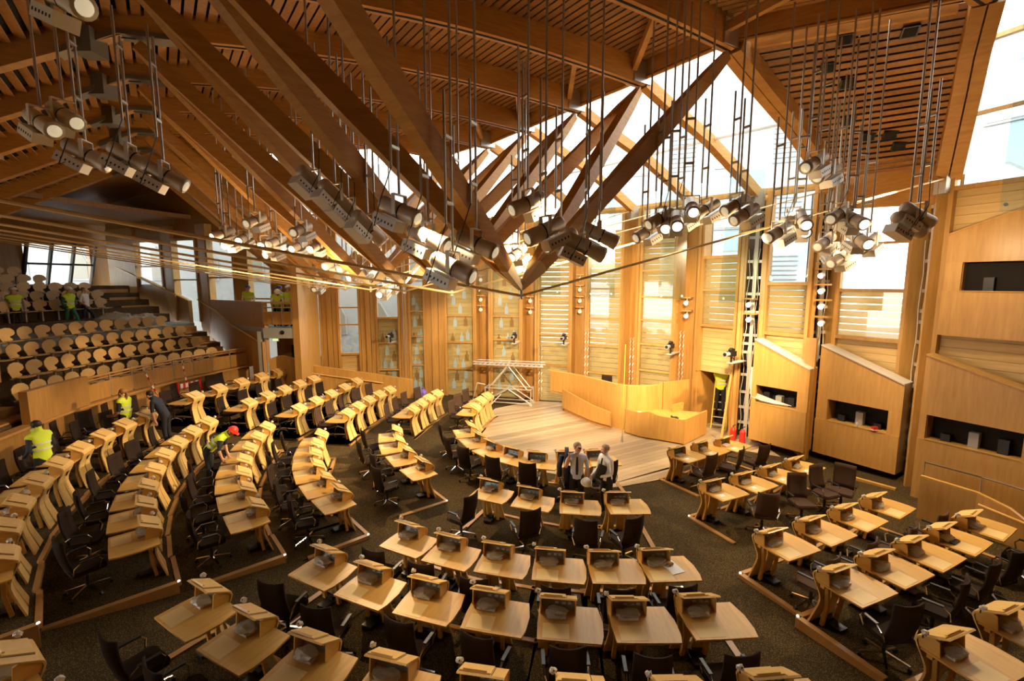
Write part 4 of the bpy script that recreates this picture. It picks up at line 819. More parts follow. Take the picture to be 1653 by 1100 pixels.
m = MB(); ring(m, 156.5, 203, 25.1, 27.2, 5.0, 5.3, 14); m.build('rear_landing', 'gcarpet', gal)
for q in range(8):
    r_ = 15.65 + q * .45; z = 1.75 + q * .225 + .05
    for t0, t1, w in ((157, 159.6, 0), (188.5, 198, 0)):
        m = MB(); ring(m, t0, t1, r_, r_ + .45, z - .3, z, 3); m.build('stair_tread', 'strip', gal)
for q in range(8):
    r_ = 21.1 + q * .42; z = 3.72 + q * .2
    m = MB(); ring(m, 157, 160.2, r_, r_ + .42, z - .3, z, 3); m.build('stair_tread', 'strip', gal)
# parapet
pw = thing('wall_gallery', 'curved oak gallery front behind the rear row', None, kind='structure')
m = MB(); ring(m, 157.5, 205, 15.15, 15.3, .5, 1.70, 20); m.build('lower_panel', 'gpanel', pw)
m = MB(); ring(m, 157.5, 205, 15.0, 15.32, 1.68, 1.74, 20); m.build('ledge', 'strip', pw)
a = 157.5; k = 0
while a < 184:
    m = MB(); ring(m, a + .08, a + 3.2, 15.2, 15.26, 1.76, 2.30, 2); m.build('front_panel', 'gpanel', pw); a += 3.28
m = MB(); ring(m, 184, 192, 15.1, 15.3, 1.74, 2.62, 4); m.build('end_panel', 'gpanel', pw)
m = MB(); m.tube([gp(157.5 + k * 1.325, 15.22, 2.52) for k in range(21)], .04, 8); m.build('hand_rail', 'strip', pw)
m = MB(); m.tube([gp(157.5 + k * 1.325, 15.25, 2.42) for k in range(21)], .025, 6); m.build('under_rail', 'strip', pw)
a = 157.5
while a < 185:
    p = gp(a, 15.22); m = MB(); m.bar(p + Vector((0, 0, 1.8)), p + Vector((0, 0, 2.58)), .05, .04); m.build('rail_bracket', 'galv', pw); a += 3.28
# shaped plywood seats
outl = [(-.10, 0), (.16, 0), (.21, .12), (.25, .20), (.24, .33), (.15, .42), (.0, .455), (-.14, .43), (-.24, .35), (-.26, .25), (-.20, .19), (-.10, .165), (-.09, .12), (-.17, .05)]
m = MB(); m.extr([(x, -.02 - .1 * z, .42 + z) for x, z in outl], (0, -.022, 0)); sb = m.mesh('backrest', 'seatply')
m = MB(); m.extr([(x * .95, .05 + z * .75, .42) for x, z in outl], (0, 0, .022)); ss = m.mesh('seat', 'seatply')
m = MB(); m.bar((0, .02, .0), (0, .02, .42), .05, .05); m.bar((-.26, .0, .40), (.26, .0, .40), .05, .04); sp = m.mesh('stand', 'galv')
SEAT = [('backrest', sb, []), ('seat', ss, []), ('stand', sp, [])]
rn = random.Random(4)
for rr, (lst, t0s, nm) in enumerate(((GR, (161, 161, 161, 161.6), 'above the parapet'), (HR, (163.5, 162.5, 162.5, 165.5, 166.5), 'behind the cross aisle'))):
    for q, (r_, z) in enumerate(lst):
        th1 = ((187.5, 186, 184.5, 181.5) if rr == 0 else (183, 183, 181, 176, 174))[q]; th = t0s[q]; k = 0
        while th < th1:
            c = gp(th, r_ + .1, z); a = R(th) + PI / 2
            place(SEAT, 'gallery_seat', 'shaped plywood gallery seat, %s from the stairs in row %s %s' % (ORD[k] if k < 18 else 'last', ('one', 'two', 'three', 'four', 'five')[q], nm), 'seat', c, a + rn.uniform(-.08, .08), 'plywood gallery seats')
            th += math.degrees(.57 / r_); k += 1
# stair walls, bridge and wall behind
sw = thing('wall_stair', 'oak stair wall with pale handrail beside the gallery', None, kind='structure')
m = MB(); m.extr([(-10.55, 19.72, 2.0), (-10.55, 19.72, 4.66), (-15.9, 23.7, 4.62), (-15.9, 23.7, 3.2), (-12.4, 21.1, 1.6)], (.1, .12, 0)); m.build('slab', 'gpanel', sw)
m = MB(); m.tube([(-11.0, 19.95, 2.95), (-13.0, 21.4, 3.55), (-14.2, 22.3, 4.1), (-15.9, 23.55, 4.6)], .035, 6); m.build('handrail', 'hood', sw)
m = MB(); m.box((-10.95, 19.95, 1.75), (.9, .2, 2.4), Matrix.Rotation(-.6, 3, 'Z')); m.build('end_pier', 'gpanel', sw)
sw = thing('wall_stair', 'upper oak stair wall rising to the back of the gallery', None, kind='structure')
m = MB(); m.extr([(-16.4, 23.6, 3.0), (-16.4, 23.6, 4.55), (-17.2, 23.95, 4.85), (-21.5, 25.6, 6.3), (-21.5, 25.6, 4.6)], (.1, .12, 0)); m.build('slab', 'gpanel', sw)
m = MB(); m.tube([(-16.4, 23.5, 4.6), (-21.5, 25.5, 6.3)], .04, 6); m.build('handrail', 'hood', sw)
br = thing('wall_bridge', 'gallery bridge with panelled balcony front', None, kind='structure')
m = MB(); m.extr([(-10.6, 19.65, 3.35), (-9.3, 19.65, 3.35), (-9.3, 21.7, 3.35), (-15.9, 23.8, 3.35)], (0, 0, .2)); m.build('slab', 'concrete', br)
for k in range(3): m = MB(); m.box((-10.32 + k * .41, 19.66, 3.97), (.39, .05, .55)); m.build('front_panel', 'gpanel', br)
m = MB(); m.box((-9.92, 19.62, 4.63), (1.3, .08, .06)); m.build('cap_rail', 'strip', br); m = MB(); m.box((-9.92, 19.64, 4.42), (1.3, .04, .05)); m.build('mid_rail', 'galv', br)
for k in range(4): m = MB(); m.box((-10.52 + k * .4, 19.62, 4.2), (.04, .05, .95)); m.build('baluster', 'galv', br)
m = MB(); m.box((-9.92, 19.75, 3.32), (1.3, .25, .42)); m.build('fascia', 'concrete', br)
m = MB(); m.lathe([(.09, 0), (.09, .03)], 12, (-9.75, 19.61, 3.36), Matrix.Rotation(PI / 2, 3, 'X')); m.build('clock_face', 'black', br)
m = MB(); m.box((-9.15, 20.6, 4.2), (.28, 2.0, 8.3)); m.build('pier', 'post', br)
d2 = thing('door_2', None, None, kind='structure')
m = MB(); m.box((-10.78, 19.75, 1.9), (.14, .2, 3.0)); m.build('jamb', 'concrete', d2); m = MB(); m.box((-10.55, 19.8, 1.9), (.06, .15, 2.9)); m.build('jamb', 'concrete', d2)
m = MB(); m.box((-9.9, 21.4, 1.75), (1.3, .06, 2.7)); m.build('leaf', 'gpanel', d2); m = MB(); m.box((-10.1, 21.35, 1.9), (.25, .04, 1.4)); m.build('vision_panel', 'dark', d2); m = MB(); m.box((-9.65, 21.35, 1.9), (.25, .04, 1.4)); m.build('vision_panel', 'grey', d2)
t = thing('exit_sign', 'green illuminated exit sign under the gallery bridge', 'sign', (-10.2, 19.9, 3.02)); m = MB(); m.box((0, 0, 0), (.28, .06, .13)); m.build('case', 'white', t); m = MB(); m.box((0, -.035, 0), (.24, .01, .09)); m.build('face', 'exitgreen', t)
t = thing('exit_sign', 'green illuminated exit sign over the upper gallery door', 'sign', (-14.6, 22.55, 5.95)); m = MB(); m.box((0, 0, 0), (.28, .06, .13)); m.build('case', 'white', t); m = MB(); m.box((0, -.035, 0), (.24, .01, .09)); m.build('face', 'exitgreen', t)
window(20, (-12.6, 22.4), (-11.2, 22.0), [(3.5, 7.6, 'glass')], [4.7, 5.9], 7.6)
window(21, (-14.9, 23.05), (-13.3, 22.6), [(3.5, 7.6, 'glass')], [5.7], 7.6)
window(22, (-17.3, 24.0), (-15.6, 23.4), [(3.5, 7.6, 'glass')], [5.6], 7.6)
window(23, (-20.0, 25.0), (-18.0, 24.3), [(5.2, 7.6, 'glass')], [6.3], 7.6)
for k, (a, b) in enumerate((((-11.2, 22.0), (-9.85, 21.7)), ((-13.3, 22.6), (-12.6, 22.4)), ((-15.6, 23.4), (-14.9, 23.05)), ((-18.0, 24.3), (-17.3, 24.0)), ((-22, 25.7), (-20, 25.0)))):
    o = post(a, b, 0, 8.3, .3, 'post', .05, 'trim_%d' % (60 + k)); o['kind'] = 'structure'
m = MB(); ring(m, 162.8, 206, 27.2, 27.5, 3, 9, 12); o = m.build('wall_left', 'gpanel'); o['kind'] = 'structure'
m = MB(); ring(m, 156.5, 162.8, 27.2, 27.5, 3, 5.35, 4); o = m.build('wall_left', 'gpanel'); o['kind'] = 'structure'
m = MB(); ring(m, 154.5, 162.8, 27.2, 27.5, 7.4, 9, 4); o = m.build('wall_left', 'gpanel'); o['kind'] = 'structure'
m = MB(); ring(m, 155.2, 157.0, 27.2, 27.5, 3, 9, 4); o = m.build('wall_left', 'gpanel'); o['kind'] = 'structure'
t = thing('window_24', None, None, kind='structure'); p0, p1 = gp(156.9, 27.15), gp(162.9, 27.15)
for f in (0, .33, .66, 1): p = p0.lerp(p1, f); m = MB(); m.bar(p + Vector((-.2, 0, 5.3)), p + Vector((.3, 0, 7.5)), .12, .12, (0, 1, 0)); m.build('mullion', 'black', t)
m = MB(); m.bar(p0 + Vector((0, 0, 6.4)), p1 + Vector((0, 0, 6.4)), .08, .1); m.build('transom', 'black', t)
for z0, z1 in ((5.35, 6.35), (6.45, 7.4)): m = MB(); m.extr([p0 + Vector((0, 0, z0)), p1 + Vector((0, 0, z0)), p1 + Vector((0, 0, z1)), p0 + Vector((0, 0, z1))], (-.01, .02, 0)); m.build('pane', 'glass', t)
m = MB(); ring(m, 190, 206, 15.3, 27.5, 8.6, 8.8, 4); ring(m, 150, 190, 20, 27.6, 8.6, 8.8, 6); o = m.build('ceiling', 'slat'); o['kind'] = 'structure'
m = MB(); ring(m, 202, 204, 15.3, 27.4, 0, 9, 2); o = m.build('wall_left', 'gpanel'); o['kind'] = 'structure'
m = MB(); m.extr([(-14.9, 13.0, 2.6), (-14.9, 13.0, 5.3), (-16.6, 12.7, 6.0), (-16.6, 12.7, 2.6)], (.06, .25, 0)); o = m.build('wall_screen', 'gpanel'); o['kind'] = 'structure'
# ramp balustrade under the left windows
rb = thing('wall_ramp', 'curved oak ramp balustrade below the far windows', None, kind='structure'); rp_ = smooth([(-10.7, 20.1), (-9.9, 20.5), (-8.9, 20.75), (-7.5, 21.0), (-6.0, 21.2), (-4.65, 21.4)], 4)
rz = lambda f: 2.05 + .2 * math.sin(PI * min(f * 3, 1)) - 1.15 * max(0, f - .12) / .88
for i in range(0, len(rp_) - 1, 2):
    n = len(rp_) - 1; m = MB(); ribbon(m, rp_[i:i + 3], lambda f: 0, lambda f, i=i: rz((i + f * 2) / n), .08); m.build('panel', 'panel', rb)
m = MB(); ribbon(m, rp_, lambda f: rz(f), lambda f: rz(f) + .04, .1); m.build('cap_rail', 'desk', rb)
m = MB(); m.tube([(p[0] + .05, p[1] - .1, rz(k / (len(rp_) - 1)) - .32) for k, p in enumerate(rp_) if 5 < k < 17], .025, 6); m.build('handrail', 'hood', rb)
# barrier, tapes, bags
b0, b1 = gp(167.3, 14.95), gp(171.2, 14.95)
t = thing('safety_barrier', 'red and white striped safety barrier leaning on the gallery front', 'barrier', tuple(b1)); w = b0 - b1
for k in range(9): m = MB(); m.bar(w * (k / 9) + Vector((0, 0, 1.50)), w * ((k + 1) / 9) + Vector((0, 0, 1.50)), .03, .18); m.build('stripe_board', 'red' if k % 2 == 0 else 'white', t)
for f in (0, 1): m = MB(); m.bar(w * f + Vector((0, 0, .68)), w * f + Vector((0, 0, 1.7)), .06, .05); m.build('leg', 'red', t)
for k, (th, th2) in enumerate(((176.6, 174.6), (170.2, 169.6))):
    t = thing('hazard_tape', 'twisted red and white hazard tape hanging from the gallery rail, %s' % ('longer strip' if k == 0 else 'strip above the barrier'), 'tape', tuple(gp(th, 15.1, 0)))
    for q in range(10):
        a, b = gp(th + (th2 - th) * q / 10, 14.93, 2.5 - .115 * q) - gp(th, 15.1), gp(th + (th2 - th) * (q + 1) / 10, 14.93, 2.5 - .115 * (q + 1)) - gp(th, 15.1); m = MB(); m.bar(a, b, .06, .012, (math.sin(q * .8), math.cos(q * .8), .2)); m.build('stripe', 'red' if q % 2 else 'white', t)
for k, (th, r_, s) in enumerate(((165.2, 19.9, (1.5, .9, .75)), (161.6, 20.0, (1.2, .8, .6)), (169.5, 20.0, (1.3, .7, .45)))):
    t = thing('wrapped_bundle', 'heap of plywood parts under clear plastic on the gallery aisle, %s' % ('largest', 'nearest the stairs', 'flattest')[k], 'bundle', tuple(gp(th, r_, 3.5)), R(th + 90), 'wrapped bundles')
    for q in range(5): m = MB(); m.box((rn.uniform(-.2, .2), 0, .06 + q * .09 * s[2]), (s[0] * .7, s[1] * .7, .04), Matrix.Rotation(rn.uniform(-.2, .2), 3, 'Z')); m.build('plywood_sheet', 'seatply', t)
    link('plastic_cover', lump(20 + k, s, 'bag', 'plastic_cover', 3, .22), t, (0, 0, s[2] * .42))
# extra dark chairs along the gallery front
for k, th in enumerate((191, 187.5, 183.6, 180.5, 172.5, 166.5, 164.2)):
    place(CH_DARK, 'swivel_chair', 'dark swivel armchair against the gallery front, %s from its left end' % ORD[k], 'chair', gp(th, 14.45, .66), R(th + 90 + (-1) ** k * 20), 'spare chairs along the gallery front')

# ------------------------------------------------------------------ stage lighting
pm = MB(); pm.tube([(0, 0, 0), (0, 0, 1)], .017, 6); pole_me = pm.mesh('pole', 'galv')
def lamp_kit(body, box, lit):
    k = {}
    m = MB(); m.lathe([(.075, -.30), (.10, -.26), (.10, .02), (.108, .03), (.108, .06), (.10, .07), (.115, .26), (.115, .30)], 14, (0, 0, 0), Matrix.Rotation(-PI / 2, 3, 'X')); k['housing'] = m.mesh('housing', body, True)
    m = MB(); m.lathe([(.10, .285), (.06, .315), (.01, .325)], 14, (0, 0, 0), Matrix.Rotation(-PI / 2, 3, 'X')); k['lens'] = m.mesh('lens', 'lenslit' if lit else 'lens', True)
    m = MB(); m.lathe([(.111, .03), (.111, .05)], 14, (0, 0, 0), Matrix.Rotation(-PI / 2, 3, 'X')); k['band'] = m.mesh('band', 'black')
    m = MB(); m.box((0, -.10, -.20), (.22, .36, .14)); k['ballast_box'] = m.mesh('ballast_box', box)
    m = MB()
    for q in range(6): m.box((.1105, -.24 + q * .055, -.20), (.004, .02, .03)); m.box((-.1105, -.24 + q * .055, -.20), (.004, .02, .03))
    k['vent_slots'] = m.mesh('vent_slots', 'black')
    m = MB(); m.loft([((-.13, 0, -.06), .05, .012), ((-.13, 0, .19), .05, .012)], up=(1, 0, 0)); m.loft([((.13, 0, -.06), .05, .012), ((.13, 0, .19), .05, .012)], up=(1, 0, 0)); m.box((0, 0, .19), (.27, .05, .014)); k['yoke'] = m.mesh('yoke', box)
    return k
KITS = {(s, l): lamp_kit(*(('lampbeige', 'lampbeige') if s == 1 else ('lamp', 'lampbox')), l) for s in (0, 1) for l in (0, 1)}
m = MB(); m.box((.07, 0, 0), (.16, .04, .035)); clamp_me = m.mesh('clamp', 'galv')
CLN = {'a': 'by the upper left corner', 'b': 'above the left rows', 'c': 'left of the central node', 'd': 'around the central node', 'e': 'above the podium', 'f': 'by the slatted eave', 'g': 'glowing over the far left'}
cnt = {}
for p, yaw, pitch, lit, style, clu, top, cable in [((-7.121, 7.4, 7.895), -112, 28, 0, 1, 'a', 10.5, 0), ((-6.953, 7.6, 8.07), -112, 28, 0, 1, 'a', 10.5, 0), ((-4.879, 5.5, 8.567), -110, 25, 0, 1, 'a', 10.5, 0), ((-7.201, 8.2, 7.635), -75, 30, 0, 0, 'a', 9.5, 1), ((-6.451, 8.2, 7.585), -75, 30, 0, 0, 'a', 9.5, 1), ((-5.911, 8.2, 7.301), -75, 30, 0, 0, 'a', 9.5, 1), ((-3.541, 8.6, 7.25), -30, 35, 0, 0, 'b', 10.9, 1), ((-3.091, 8.4, 6.978), -30, 35, 0, 0, 'b', 10.9, 1), ((-2.941, 8.6, 6.775), -30, 35, 0, 0, 'b', 10.9, 1), ((-2.546, 8.4, 6.468), -30, 35, 0, 0, 'b', 10.9, 1), ((-1.649, 7.0, 6.538), -112, 24, 0, 0, 'c', 11.3, 1), ((-1.231, 7.0, 6.146), -112, 24, 0, 0, 'c', 11.3, 1), ((-0.831, 6.6, 5.7), -112, 24, 0, 0, 'c', 11.3, 1), ((-0.999, 9.0, 6.006), -112, 24, 0, 0, 'c', 11.3, 1), ((-0.542, 7.2, 6.072), -112, 24, 0, 0, 'c', 11.3, 1), ((-1.828, 11.0, 6.076), 200, 25, 1, 0, 'd', 11.3, 1), ((0.143, 11.5, 6.206), 150, 25, 1, 0, 'd', 11.3, 1), ((0.189, 12.5, 5.943), 170, 25, 1, 0, 'd', 11.3, 1), ((0.368, 13.0, 5.927), 190, 25, 1, 0, 'd', 11.3, 1), ((0.264, 8.0, 6.807), 120, 25, 0, 0, 'd', 11.3, 1), ((0.517, 7.4, 6.296), 115, 25, 0, 0, 'd', 11.3, 1), ((0.863, 8.4, 6.232), 120, 25, 0, 0, 'd', 11.3, 1), ((1.17, 7.6, 6.065), -85, 25, 0, 0, 'd', 11.3, 1), ((1.523, 8.3, 6.319), -95, 25, 0, 0, 'd', 11.3, 1), ((2.981, 10.5, 6.603), 115, 28, 0, 0, 'e', 11.3, 1), ((3.115, 10.0, 6.831), 112, 28, 0, 0, 'e', 11.3, 1), ((3.301, 10.0, 6.729), 150, 28, 1, 0, 'e', 11.3, 1), ((3.317, 9.6, 6.729), 165, 28, 1, 0, 'e', 11.3, 1), ((3.762, 10.5, 6.897), 120, 28, 0, 0, 'e', 11.3, 1), ((3.679, 9.8, 7.027), 168, 28, 1, 0, 'e', 11.3, 1), ((4.149, 10.2, 7.038), 110, 28, 0, 0, 'e', 11.3, 1), ((4.685, 10.0, 7.109), 112, 28, 0, 0, 'e', 11.3, 1), ((4.793, 9.8, 6.891), 112, 28, 0, 0, 'e', 11.3, 1), ((5.507, 9.8, 6.53), 115, 25, 0, 0, 'f', 10.9, 1), ((6.252, 10.6, 6.911), 115, 25, 0, 0, 'f', 10.9, 1), ((6.489, 10.6, 6.695), 160, 25, 1, 0, 'f', 10.9, 1), ((6.245, 10.2, 6.806), 160, 25, 1, 0, 'f', 10.9, 1), ((6.023, 9.6, 7.858), 118, 25, 0, 0, 'f', 10.9, 1), ((7.277, 11.0, 6.43), 120, 25, 0, 0, 'f', 10.9, 1), ((6.391, 9.8, 7.713), 118, 25, 0, 0, 'f', 10.9, 1), ((7.863, 11.6, 6.227), 165, 25, 0, 0, 'f', 10.9, 1), ((6.865, 10.0, 6.92), 118, 25, 0, 0, 'f', 10.9, 1), ((7.656, 11.0, 6.047), 112, 25, 0, 0, 'f', 10.9, 1), ((7.044, 9.8, 6.779), 178, 25, 1, 0, 'f', 10.9, 1), ((7.33, 10.0, 6.397), 175, 25, 1, 0, 'f', 10.9, 1), ((7.849, 10.4, 6.353), 120, 25, 0, 0, 'f', 10.9, 1), ((7.331, 8.8, 6.559), -80, 25, 0, 0, 'f', 10.9, 1), ((7.473, 8.8, 6.727), -80, 25, 0, 0, 'f', 10.9, 1), ((-8.529, 14.0, 6.917), 150, 22, 1, 0, 'g', 10.9, 1), ((-8.607, 14.5, 6.708), 174, 22, 1, 0, 'g', 10.9, 1), ((-7.916, 14.0, 6.792), 182, 22, 1, 0, 'g', 10.9, 1), ((-6.743, 12.5, 7.1), 166, 22, 0, 0, 'g', 10.9, 1), ((-7.805, 15.0, 6.73), 182, 22, 1, 0, 'g', 10.9, 1), ((-7.841, 15.5, 6.472), 158, 22, 1, 0, 'g', 10.9, 1), ((-6.952, 14.0, 6.702), 166, 22, 0, 0, 'g', 10.9, 1), ((-6.545, 14.5, 6.596), 166, 22, 1, 0, 'g', 10.9, 1), ((-5.314, 12.0, 6.822), 166, 22, 0, 0, 'g', 10.9, 1), ((-5.563, 13.5, 6.52), 166, 22, 1, 0, 'g', 10.9, 1), ((-7.89, 19.0, 5.304), 174, 22, 0, 0, 'g', 11.9, 1), ((-5.544, 14.5, 6.071), 158, 22, 1, 0, 'g', 10.9, 1), ((-5.09, 14.5, 5.976), 150, 22, 0, 0, 'g', 10.9, 1), ((-5.147, 15.5, 5.726), 150, 22, 1, 0, 'g', 10.9, 1), ((-4.74, 15.0, 5.797), 166, 22, 1, 0, 'g', 10.9, 1), ((-4.785, 16.0, 5.734), 150, 22, 0, 0, 'g', 10.9, 1), ((-4.286, 15.5, 5.197), 174, 22, 1, 0, 'g', 11.9, 1), ((-4.228, 16.5, 5.351), 174, 22, 1, 0, 'g', 10.9, 1)]:
    i = cnt.get(clu, 0); cnt[clu] = i + 1; K = KITS[(style, lit)]
    t = thing('stage_spotlight', '%s stage spotlight, %s from left in the group %s' % (('cream' if style else 'grey') if not lit else 'lit', ORD[i] if i < 18 else 'last', CLN[clu]), 'spotlight', p, R(yaw), 'hanging stage spotlights')
    o = link('pole', pole_me, t, (0, 0, .19)); o.scale = (1, 1, (top - p[2]) / 1.15 - .19)
    link('yoke', K['yoke'], t)
    h = link('housing', K['housing'], t, (0, 0, 0), (-R(pitch), 0, 0)); link('lens', K['lens'], h); link('band', K['band'], h)
    b = link('ballast_box', K['ballast_box'], t, (0, 0, 0), (-R(pitch), 0, 0)); link('vent_slots', K['vent_slots'], b)['kind'] = 'stuff'
    t.scale = (1.15, 1.15, 1.15)
    if cable:
        o = link('side_pole', pole_me, t, (.15, 0, .5)); o.scale = (1, 1, 1.5); link('clamp', clamp_me, t, (0, 0, 1.5)); link('clamp', clamp_me, t, (0, 0, .75))
        m = MB(); m.tube([(.05, -.2, -.1), (.2, -.25, -.2), (.25, -.1, .1), (.15, 0, .5), (.15, 0, 1.6)], .007, 4); m.build('power_cable', 'black', t)
for nm, a, b, e, s in [('key_light', (-1.3, 6.9, 6.3), (1.2, 7.0, 0.6), 900, 85), ('key_light', (8.9, 10.2, 6.3), (8.0, 8.2, 0.6), 700, 85), ('key_light', (1.9, 9.6, 6.1), (2.2, 21, 2.6), 4500, 66), ('key_light', (4.4, 10.4, 6.2), (7.5, 17.5, 2.6), 2600, 64), ('key_light', (5.2, 11.2, 7.2), (-6, 17, 0.8), 5600, 42), ('key_light', (4.6, 11.0, 7.1), (-9, 14, 1), 6200, 40), ('key_light', (6.3, 10.5, 7.0), (-3, 18.5, 0.5), 5000, 38), ('key_light', (1.0, 8.0, 6.9), (-8, 12, 1), 1800, 50), ('key_light', (-4.5, 14.3, 6.7), (1, 9, 0.5), 1800, 60), ('key_light', (-5, 15, 6.6), (-1, 20, 2.0), 1500, 70), ('key_light', (9.0, 10.6, 7.9), (4, 17, 1), 2600, 60), ('key_light', (8.2, 10.7, 8.0), (9, 14, 2.0), 1200, 60)]: spot(nm, a, b, e, s)  # spots for the stage lamps, plus some added to brighten desks and wall
for a, e in [((5.0, 10.2, 6.3), 110), ((9.0, 10.0, 6.3), 110), ((-5.2, 13.4, 5.7), 110), ((-8.5, 14.0, 6.0), 150)]: glow('added_fill', a, e)  # fill points added near the hanging lamps, without fixtures of their own

# ------------------------------------------------------------------ outside the glass
gq = MB(); gq.box((0, 25, -3.2), (160, 160, .2)); o = gq.build('ground', 'grey'); o['kind'] = 'structure'
def building(label, x0, y0, x1, y1, z1, rotz, wins, mname='facade'):
    t = thing('building', label, 'building', ((x0 + x1) / 2, (y0 + y1) / 2, 0), rotz); w, dd = x1 - x0, y1 - y0
    m = MB(); m.box((0, 0, (z1 - 3) / 2), (w, dd, z1 + 3)); m.build('wall', mname, t)
    for x, z, ww, hh, sk, kind in wins:
        P = [(x - ww / 2, -dd / 2 - .02, z), (x + ww / 2, -dd / 2 - .02, z), (x + ww / 2, -dd / 2 - .02, z + hh * (1 - sk)), (x + ww * .1, -dd / 2 - .02, z + hh), (x - ww / 2, -dd / 2 - .02, z + hh)]
        if kind == 'louvre':
            for q in range(int(hh / .3)): m = MB(); m.box((x, -dd / 2 - .05, z + q * .3 + .1), (ww, .1, .1)); m.build('louvre', 'grey', t)
        else:
            m = MB(); m.extr(P, (0, -.06, 0)); f = m.build('window', 'grey', t)
            m = MB(); m.extr([(q[0] * .9 + x * .1, q[1] - .08, q[2] * .9 + (z + hh / 2) * .1) for q in P], (0, -.01, 0)); m.build('pane', 'screen' if kind == 'dark' else 'screengrey2', f)
    return t
building('pale concrete block with leaf-shaped windows beyond the left glazing', -34, 31, -3, 40, 13, 0, [(x, z, 1.3, 2.2, .45, 'dark') for x in (-14, -10, -5, -1.5, 1.5, 4.2, 6.8, 9.6, 12.4) for z in (-1.5, 2.0, 5.6)], 'concrete')
building('pale office block with louvred windows beyond the podium glazing', 9, 32, 23, 44, 20, R(-24), [(x, z, 1.8, 2.6, .0, k) for x, k in ((-5, 'pale'), (-2, 'louvre'), (1, 'pale'), (4.4, 'louvre')) for z in (1, 5, 9, 13)])
building('white building with tall panes beyond the near window', 22, 13, 34, 26, 15, R(-62), [(x, z, 1.6, 2.4, .2, 'pale') for x in (-4, -1, 2, 5) for z in (0, 4, 8, 12)])

# chain hoists hanging in front of the far columns
for k, (p, h) in enumerate([((1.279, 20.6, 0.344), 2.4), ((3.23, 19.9, 1.294), 2.2), ((4.95, 19.0, 1.221), 2.0), ((6.449, 17.5, 1.364), 2.3)]):
    t = thing('chain_hoist', 'pale chain loop hanging by the window wall, %s from the left' % ORD[k], 'chain', p, group='hanging chains')
    for s_ in (-.06, .06):
        m = MB(); m.tube([(s_ + .02 * (-1) ** q, .012 * (-1) ** (q // 2), h * q / 26) for q in range(27)], .012, 4); m.build('chain', 'alu', t)

# ------------------------------------------------------------------ people
BASE = {'pelvis': (0, 0, .96), 'spine': (0, .0, 1.14), 'chest': (0, -.01, 1.34), 'neck': (0, -.01, 1.50), 'jaw': (0, .025, 1.575), 'head': (0, .015, 1.66), 'crown': (0, 0, 1.73), 'nose': (0, .115, 1.625),
        'sl': (-.185, -.01, 1.42), 'el': (-.25, -.03, 1.13), 'wl': (-.25, .05, .88), 'hl': (-.25, .07, .80), 'sr': (.185, -.01, 1.42), 'er': (.25, -.03, 1.13), 'wr': (.25, .05, .88), 'hr': (.25, .07, .80),
        'hipl': (-.095, 0, .90), 'kl': (-.105, .02, .50), 'al': (-.11, -.02, .09), 'tl': (-.125, .16, .035), 'hipr': (.095, 0, .90), 'kr': (.105, .02, .50), 'ar': (.11, -.02, .09), 'tr': (.125, .16, .035)}
RAD = {'pelvis': (.155, .11), 'spine': (.145, .11), 'chest': (.165, .115), 'neck': (.058, .06), 'jaw': (.062, .075), 'head': (.078, .095), 'crown': (.05, .06), 'nose': (.012, .014),
       'sl': (.065, .065), 'el': (.046, .046), 'wl': (.030, .034), 'hl': (.022, .040), 'sr': (.065, .065), 'er': (.046, .046), 'wr': (.030, .034), 'hr': (.022, .040),
       'hipl': (.095, .10), 'kl': (.066, .07), 'al': (.048, .05), 'tl': (.042, .035), 'hipr': (.095, .10), 'kr': (.066, .07), 'ar': (.048, .05), 'tr': (.042, .035)}
BONES = [('pelvis', 'spine', 'T'), ('spine', 'chest', 'T'), ('chest', 'neck', 'T'), ('neck', 'jaw', 'S'), ('jaw', 'head', 'S'), ('head', 'crown', 'S'), ('jaw', 'nose', 'S'),
         ('chest', 'sl', 'T'), ('sl', 'el', 'A'), ('el', 'wl', 'F'), ('wl', 'hl', 'S'), ('chest', 'sr', 'T'), ('sr', 'er', 'A'), ('er', 'wr', 'F'), ('wr', 'hr', 'S'),
         ('pelvis', 'hipl', 'L'), ('hipl', 'kl', 'L'), ('kl', 'al', 'L'), ('al', 'tl', 'B'), ('pelvis', 'hipr', 'L'), ('hipr', 'kr', 'L'), ('kr', 'ar', 'L'), ('ar', 'tr', 'B')]
UP = ['spine', 'chest', 'neck', 'jaw', 'head', 'crown', 'nose', 'sl', 'el', 'wl', 'hl', 'sr', 'er', 'wr', 'hr']
